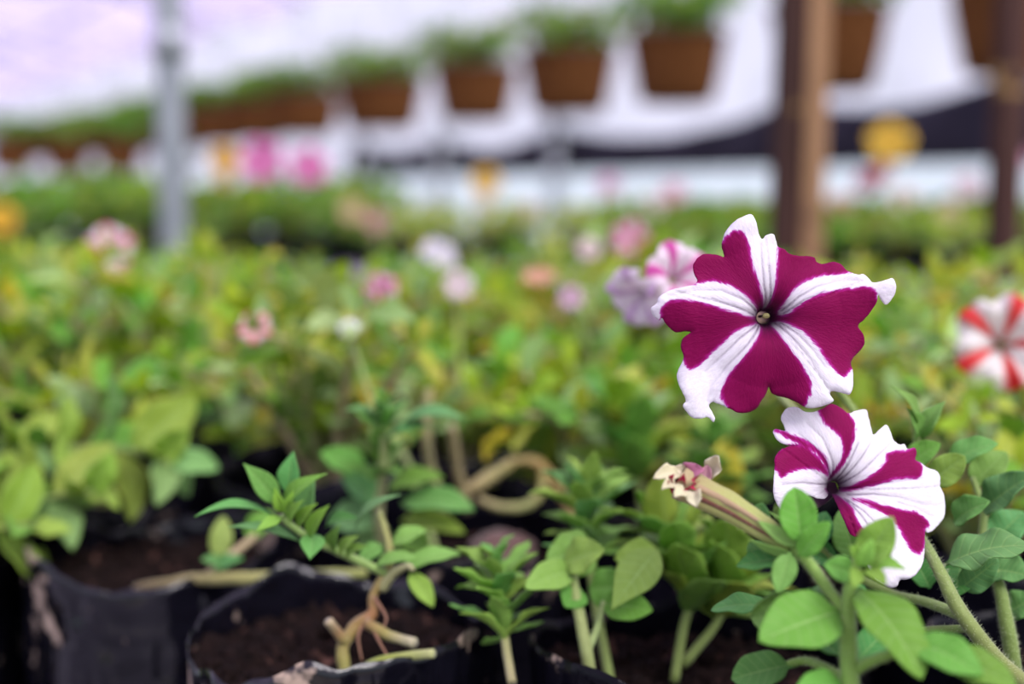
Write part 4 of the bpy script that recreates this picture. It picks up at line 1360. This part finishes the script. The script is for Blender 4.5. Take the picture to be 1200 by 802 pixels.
hang_flower(2, 256, 2.2, .024, (.85, .46, .02), (.88, .58, .06), (.2, .3, 1), 45, .5, P2, 'orange yellow flower')
hang_flower(1135, 218, 2.55, .026, (.78, .50, .62), (.90, .74, .80), (0, .3, 1), 46, .5, P2, 'pale pink flower')
hang_flower(1195, 185, 2.5, .022, (.80, .24, .48), (.88, .5, .66), (0, .3, 1), 47, .5, P2, 'pink flower')
hang_flower(1112, 250, 2.4, .020, (.78, .56, .34), (.84, .68, .48), (0, .3, 1), 48, .5, P2, 'beige flower')
hang_flower(985, 240, 2.5, .024, (.72, .36, .26), (.80, .52, .42), (0, .3, 1), 49, .5, P2, 'salmon flower')
hang_flower(1060, 232, 2.5, .026, (.84, .68, .62), (.88, .80, .76), (0, .3, 1), 50, .5, P2, 'cream flower')
hang_flower(620, 248, 2.7, .020, (.72, .5, .42), (.82, .66, .6), (0, .3, 1), 51, .5, P2)

# ------------------------------------------------------------------ greenhouse shell (runs along AL, its long wall across at WOFF)
AL = V((-.473, .881, 0))
AC = V((.881, .473, 0))
WOFF = 5.21


def G(s, c, z):
    return AL * s + AC * c + V((0, 0, z))


S0, S1 = -4.0, 34.0
C0 = -5.2
EAVE, RIDGE, CR_ = 3.0, 4.0, .5


def sheet(name, f, nu, nv, m):
    mb = MB()
    vs = [f(i / nu, j / nv) for i in range(nu + 1) for j in range(nv + 1)]
    mb.add(vs, [(i * (nv + 1) + j, (i + 1) * (nv + 1) + j, (i + 1) * (nv + 1) + j + 1, i * (nv + 1) + j + 1) for i in range(nu) for j in range(nv)])
    return mb.build(name, m)


struct(sheet('floor', lambda u, v: G(S0 + (S1 - S0) * u, C0 + (WOFF - C0) * v, 0), 4, 4, 'floor'))


def roofz(c):
    q = (c - C0) / (WOFF - C0)
    return EAVE + (RIDGE - EAVE) * (1 - abs(2 * q - 1) ** 2)


def roof_f(u, v):
    c = C0 + (WOFF - C0) * v
    s = S0 + (S1 - S0) * u
    sag = -.10 * abs(math.sin(math.pi * (s - S0) / 3.0)) + .05 * noise.noise(V((s * .8, c * .9, 0)))
    return G(s, c, roofz(c) + sag)


struct(sheet('ceiling', roof_f, 76, 26, 'film_roof'))
struct(sheet('wall_back', lambda u, v: G(S0 + (S1 - S0) * u, WOFF + .03 * noise.noise(V((u * 60, v * 3, 1))), CAM.z + .12 + (EAVE - CAM.z - .12) * v), 80, 8, 'film_wall'))
struct(sheet('wall_back_screen', lambda u, v: G(S0 + (S1 - S0) * u, WOFF, (CAM.z + .12) * v), 40, 4, 'film_low'))
struct(sheet('wall_end', lambda u, v: G(S1, C0 + (WOFF - C0) * u, roofz(C0 + (WOFF - C0) * u) * v), 20, 6, 'film_wall'))
# steel hoops under the roof film
for i in range(12):
    s = S0 + 3.0 * (i + 1)
    if s > S1 - 1:
        break
    mb = MB()
    tube(mb, [G(s, C0 + (WOFF - C0) * v / 10, roofz(C0 + (WOFF - C0) * v / 10) - .10) for v in range(11)], [.025, .025], (.4, .42, .44), 8, 3)
    struct(mb.build(f'trim_{i + 1}', 'steel'))

# black shade cloth along the wall, hung from the wall posts
cs0, cs1 = 1.0, 12.9
z0, z1 = CAM.z + .10, CAM.z + .31


def s_of(px):
    t = (px - 600) / F
    y = (WOFF - .06) / (AC.x * t + AC.y)
    return V((t * y, y, 0)).dot(AL)


HOOKS = sorted([s_of(p) for p in (385, 425, 516, 650, 926, 1165)] + [cs0 - .3])


def cloth_f(u, v):
    s = cs0 + (cs1 - cs0) * u
    k = max(i for i, h in enumerate(HOOKS) if h <= s)
    a, b = HOOKS[k], HOOKS[min(k + 1, len(HOOKS) - 1)]
    f = (s - a) / (b - a) if b > a else 0
    sag = min(.15, .07 * (b - a)) * math.sin(math.pi * min(1, f)) ** .7
    near = max(0, 1 - (s - cs0) / 9)
    top = .42 + .16 * near - sag
    bot = .075 + .055 * near
    return G(s, WOFF - .06 + .02 * math.sin(s * 9 + v * 3), CAM.z + bot + (top - bot) * v)


o = sheet('shade_cloth', cloth_f, 140, 6, 'cloth')
md = o.modifiers.new('thickness', 'SOLIDIFY')
md.thickness = .004
tag(o, 'long black shade cloth band hung along the greenhouse side wall below the baskets', 'cloth')


def s_at_px(px, off):
    t = (px - 600) / F
    # point on the line AC.p = off with x = t*y
    y = off / (AC.x * t + AC.y)
    return V((t * y, y, 0))


for i, px in enumerate((425, 516, 650)):
    p = s_at_px(px, WOFF - .16)
    o = thing('wall_post', (p.x, p.y, 0), f'grey upright post before the black shade cloth, {ORD[i]} of three from left', 'post')
    mb = MB()
    tube(mb, [p, p + V((0, 0, 1.05 + CAM.z - .6)), p + V((0, 0, CAM.z + .33))], [.05, .05], (.4, .4, .42), 16, 4)
    mb.build('pipe', 'steel', o)
    mb = MB()
    tube(mb, [p, p + V((0, 0, .02))], [.11, .11], (.4, .4, .42), 16, 2)
    mb.build('base_plate', 'steel', o)

# ------------------------------------------------------------------ hanging baskets
BOFF = .95 * AC.x + 4.35 * AC.y
ZB0, ZB1 = CAM.z + .28, CAM.z + .53
PIPEZ = CAM.z + 1.62
o = thing('hanging_pipe', G(0, BOFF, PIPEZ), 'long overhead pipe from which the row of brown baskets hangs', 'pipe')
mb = MB()
tube(mb, [G(S0 + .3, BOFF, PIPEZ), G(15, BOFF, PIPEZ), G(S1 - .3, BOFF, PIPEZ)], [.016, .016], (.4, .4, .4), 10, 8)
mb.build('pipe', 'steel', o)
for s in (-2.9, 2.1, 8.1, 14.1, 20.1, 26.1):
    mb = MB()
    tube(mb, [G(s, BOFF, PIPEZ), G(s, BOFF, roofz(BOFF) - .12)], [.006, .006], (.4, .4, .4), 6, 2)
    mb.build('hanger_rod', 'wire', o)


def basket_proto(seed, fl):
    rng = random.Random(seed)
    o = thing('hanging_basket', (0, 0, 0), 'x', 'basket')
    h = ZB1 - ZB0
    mb = MB()
    nth, nz = 48, 12
    vs = []
    pr = [(.0, .0), (.090, .0), (.126, .006), (.137, .03), (.149, .09), (.160, .15), (.168, .20), (.174, .235), (.179, .25), (.172, .252), (.160, .235), (.154, .215)]
    for r_, z in pr:
        for j in range(nth):
            a = 2 * math.pi * j / nth
            k = 1 + .03 * noise.noise(V((math.cos(a) * 4, math.sin(a) * 4, z * 20 + seed)))
            vs.append((r_ * k * math.cos(a), r_ * k * math.sin(a), z + .006 * noise.noise(V((a * 2, z * 9, seed)))))
    mb.add(vs, [(i * nth + j, i * nth + (j + 1) % nth, (i + 1) * nth + (j + 1) % nth, (i + 1) * nth + j) for i in range(len(pr) - 1) for j in range(nth)])
    mb.build('coir_pot', 'coir', o)
    mb = MB()
    tube(mb, [(.183 * math.cos(a * .3927), .183 * math.sin(a * .3927), .246) for a in range(17)], [.003, .003], (.3, .3, .3), 6, 3)
    mb.build('wire_rim', 'wire', o)
    mb = MB()
    vs = [(0, 0, .222)] + [(.156 * math.cos(j * .2618), .156 * math.sin(j * .2618), .215) for j in range(24)]
    mb.add(vs, [(0, 1 + j, 1 + (j + 1) % 24) for j in range(24)])
    mb.build('soil', 'soil', o)
    for j in range(3):
        a = j * 2.094 + .4
        mb = MB()
        tube(mb, [(.183 * math.cos(a), .183 * math.sin(a), .246), (.08 * math.cos(a), .08 * math.sin(a), .55), (0, 0, .80)], [.0016, .0016], (.3, .3, .3), 5, 3)
        mb.build('hanger_wire', 'wire', o)
    mb = MB()
    tube(mb, [(0, 0, .80), (0, 0, 1.0), (0, 0, PIPEZ - ZB0 - .016)], [.002, .002], (.3, .3, .3), 5, 3)
    mb.build('hook', 'wire', o)
    st, lf = bushy(rng, .22, .25, 18, .085, .03, soil=0, n=5, m=2, droop=.3, step=.018)
    for b in (st, lf):
        b.v = [(x, y, z + .21) for x, y, z in b.v]
    lf.c = [(c[0] * .55, c[1] * .72, c[2] * .6) for c in lf.c]
    st.build('stem', 'stem', o)
    lf.build('foliage', 'leaf_far', o)
    if fl:
        fm, tm = star_flower(rng, .035, PK, PKL)
        for b in (fm, tm):
            b.v = [(x + .08, y - .05, z + .44) for x, y, z in b.v]
        f_ = fm.build('flower', 'petal', o)
        f_['label'] = 'pink flower'
        tm.build('flower_tube', 'petal', f_)
    return o


bpro = [basket_proto(500, False), basket_proto(501, True), basket_proto(502, False)]
bused = [False] * 3
pxs = [1182, 965, 790, 665, 557, 448, 358, 303, 258, 222]
pos = [s_at_px(px, BOFF) for px in pxs]
while len(pos) < 18:
    pos.append(pos[-1] + AL * .86)
rng = random.Random(3)
for i, p in enumerate(pos):
    k = 1 if i == 4 else (0, 2)[i % 2]
    o = bpro[k] if not bused[k] else copy_tree(bpro[k])
    bused[k] = True
    o.location = (p.x, p.y, ZB0)
    o.rotation_euler = (0, 0, rng.uniform(0, 6.28) if k != 1 else .3)
    wd = 1.0 if i < 3 else (1.1 if i < 5 else 1.3)
    o.scale = (wd, wd, 1)
    if i < len(ORD):
        lab = f'brown coir hanging basket with green plant, {ORD[i]} from the right in the row'
        if i == 1:
            lab = 'brown coir hanging basket behind the post with the tan batten, second from right'
        if i == 0:
            lab = 'brown coir hanging basket cut by the right edge beside the dark post'
    else:
        lab = f'brown coir hanging basket near far end, {ORD[min(13, 17 - i)]} from the far left end'
    tag(o, lab, 'hanging basket', 'row of brown hanging baskets')

# a second, lower row across the far left
LY, LZ = 10.5, CAM.z + .085
o = thing('hanging_pipe', (0, LY, LZ + PIPEZ - ZB0), 'short overhead pipe carrying the lower baskets at far left', 'pipe')
mb = MB()
tube(mb, [(-4.6, LY, LZ + PIPEZ - ZB0), (-3.4, LY, LZ + PIPEZ - ZB0), (-2.45, LY, LZ + PIPEZ - ZB0)], [.016, .016], (.4, .4, .4), 10, 4)
mb.build('pipe', 'steel', o)
for x in (-4.2, -2.7):
    mb = MB()
    zz = roofz(AC.dot(V((x, LY, 0)))) - .12
    tube(mb, [(x, LY, LZ + PIPEZ - ZB0), (x, LY, zz)], [.006, .006], (.4, .4, .4), 6, 2)
    mb.build('hanger_rod', 'wire', o)
for i in range(6):
    o = copy_tree(bpro[(0, 2)[i % 2]])
    o.location = (-4.46 + .40 * i, LY + rng.uniform(-.03, .03), LZ)
    o.rotation_euler = (0, 0, rng.uniform(0, 6.28))
    tag(o, f'brown hanging basket of the lower row left of the steel pole, {ORD[i]} from left', 'hanging basket', 'lower row of hanging baskets')

# ------------------------------------------------------------------ light
w = bpy.data.worlds.new('sky')
SC.world = w
w.use_nodes = True
nt = w.node_tree
nt.nodes.clear()
out = nt.nodes.new('ShaderNodeOutputWorld')
bg = nt.nodes.new('ShaderNodeBackground')
tc = nt.nodes.new('ShaderNodeTexCoord')
sp = nt.nodes.new('ShaderNodeSeparateXYZ')
nt.links.new(tc.outputs['Generated'], sp.inputs[0])
rp = nt.nodes.new('ShaderNodeValToRGB')
mr = nt.nodes.new('ShaderNodeMapRange')
mr.inputs[1].default_value = -1
nt.links.new(sp.outputs[2], mr.inputs[0])
nt.links.new(mr.outputs[0], rp.inputs[0])
e = rp.color_ramp.elements
e[0].position, e[0].color = .47, (.14, .15, .12, 1)
e[1].position, e[1].color = 1.0, (.92, .93, 1.0, 1)
x = rp.color_ramp.elements.new(.50)
x.color = (.62, .70, .82, 1)
nt.links.new(rp.outputs[0], bg.inputs[0])
bg.inputs[1].default_value = .98
nt.links.new(bg.outputs[0], out.inputs[0])

sd = bpy.data.lights.new('sun', 'SUN')
so = bpy.data.objects.new('sun', sd)
COL.objects.link(so)
sd.energy = 13.0
sd.angle = math.radians(40)
sd.color = (1, .97, .93)
so.rotation_euler = V((.40, -.50, .80)).to_track_quat('Z', 'Y').to_euler()
so.location = (0, 0, 8)

vs_ = SC.view_settings
vs_.view_transform = 'Standard'
vs_.look = 'None'
vs_.gamma = 1
vs_.use_curve_mapping = False
vs_.exposure = .54
SC.cycles.use_denoising = True
SC.cycles.transparent_max_bounces = 16
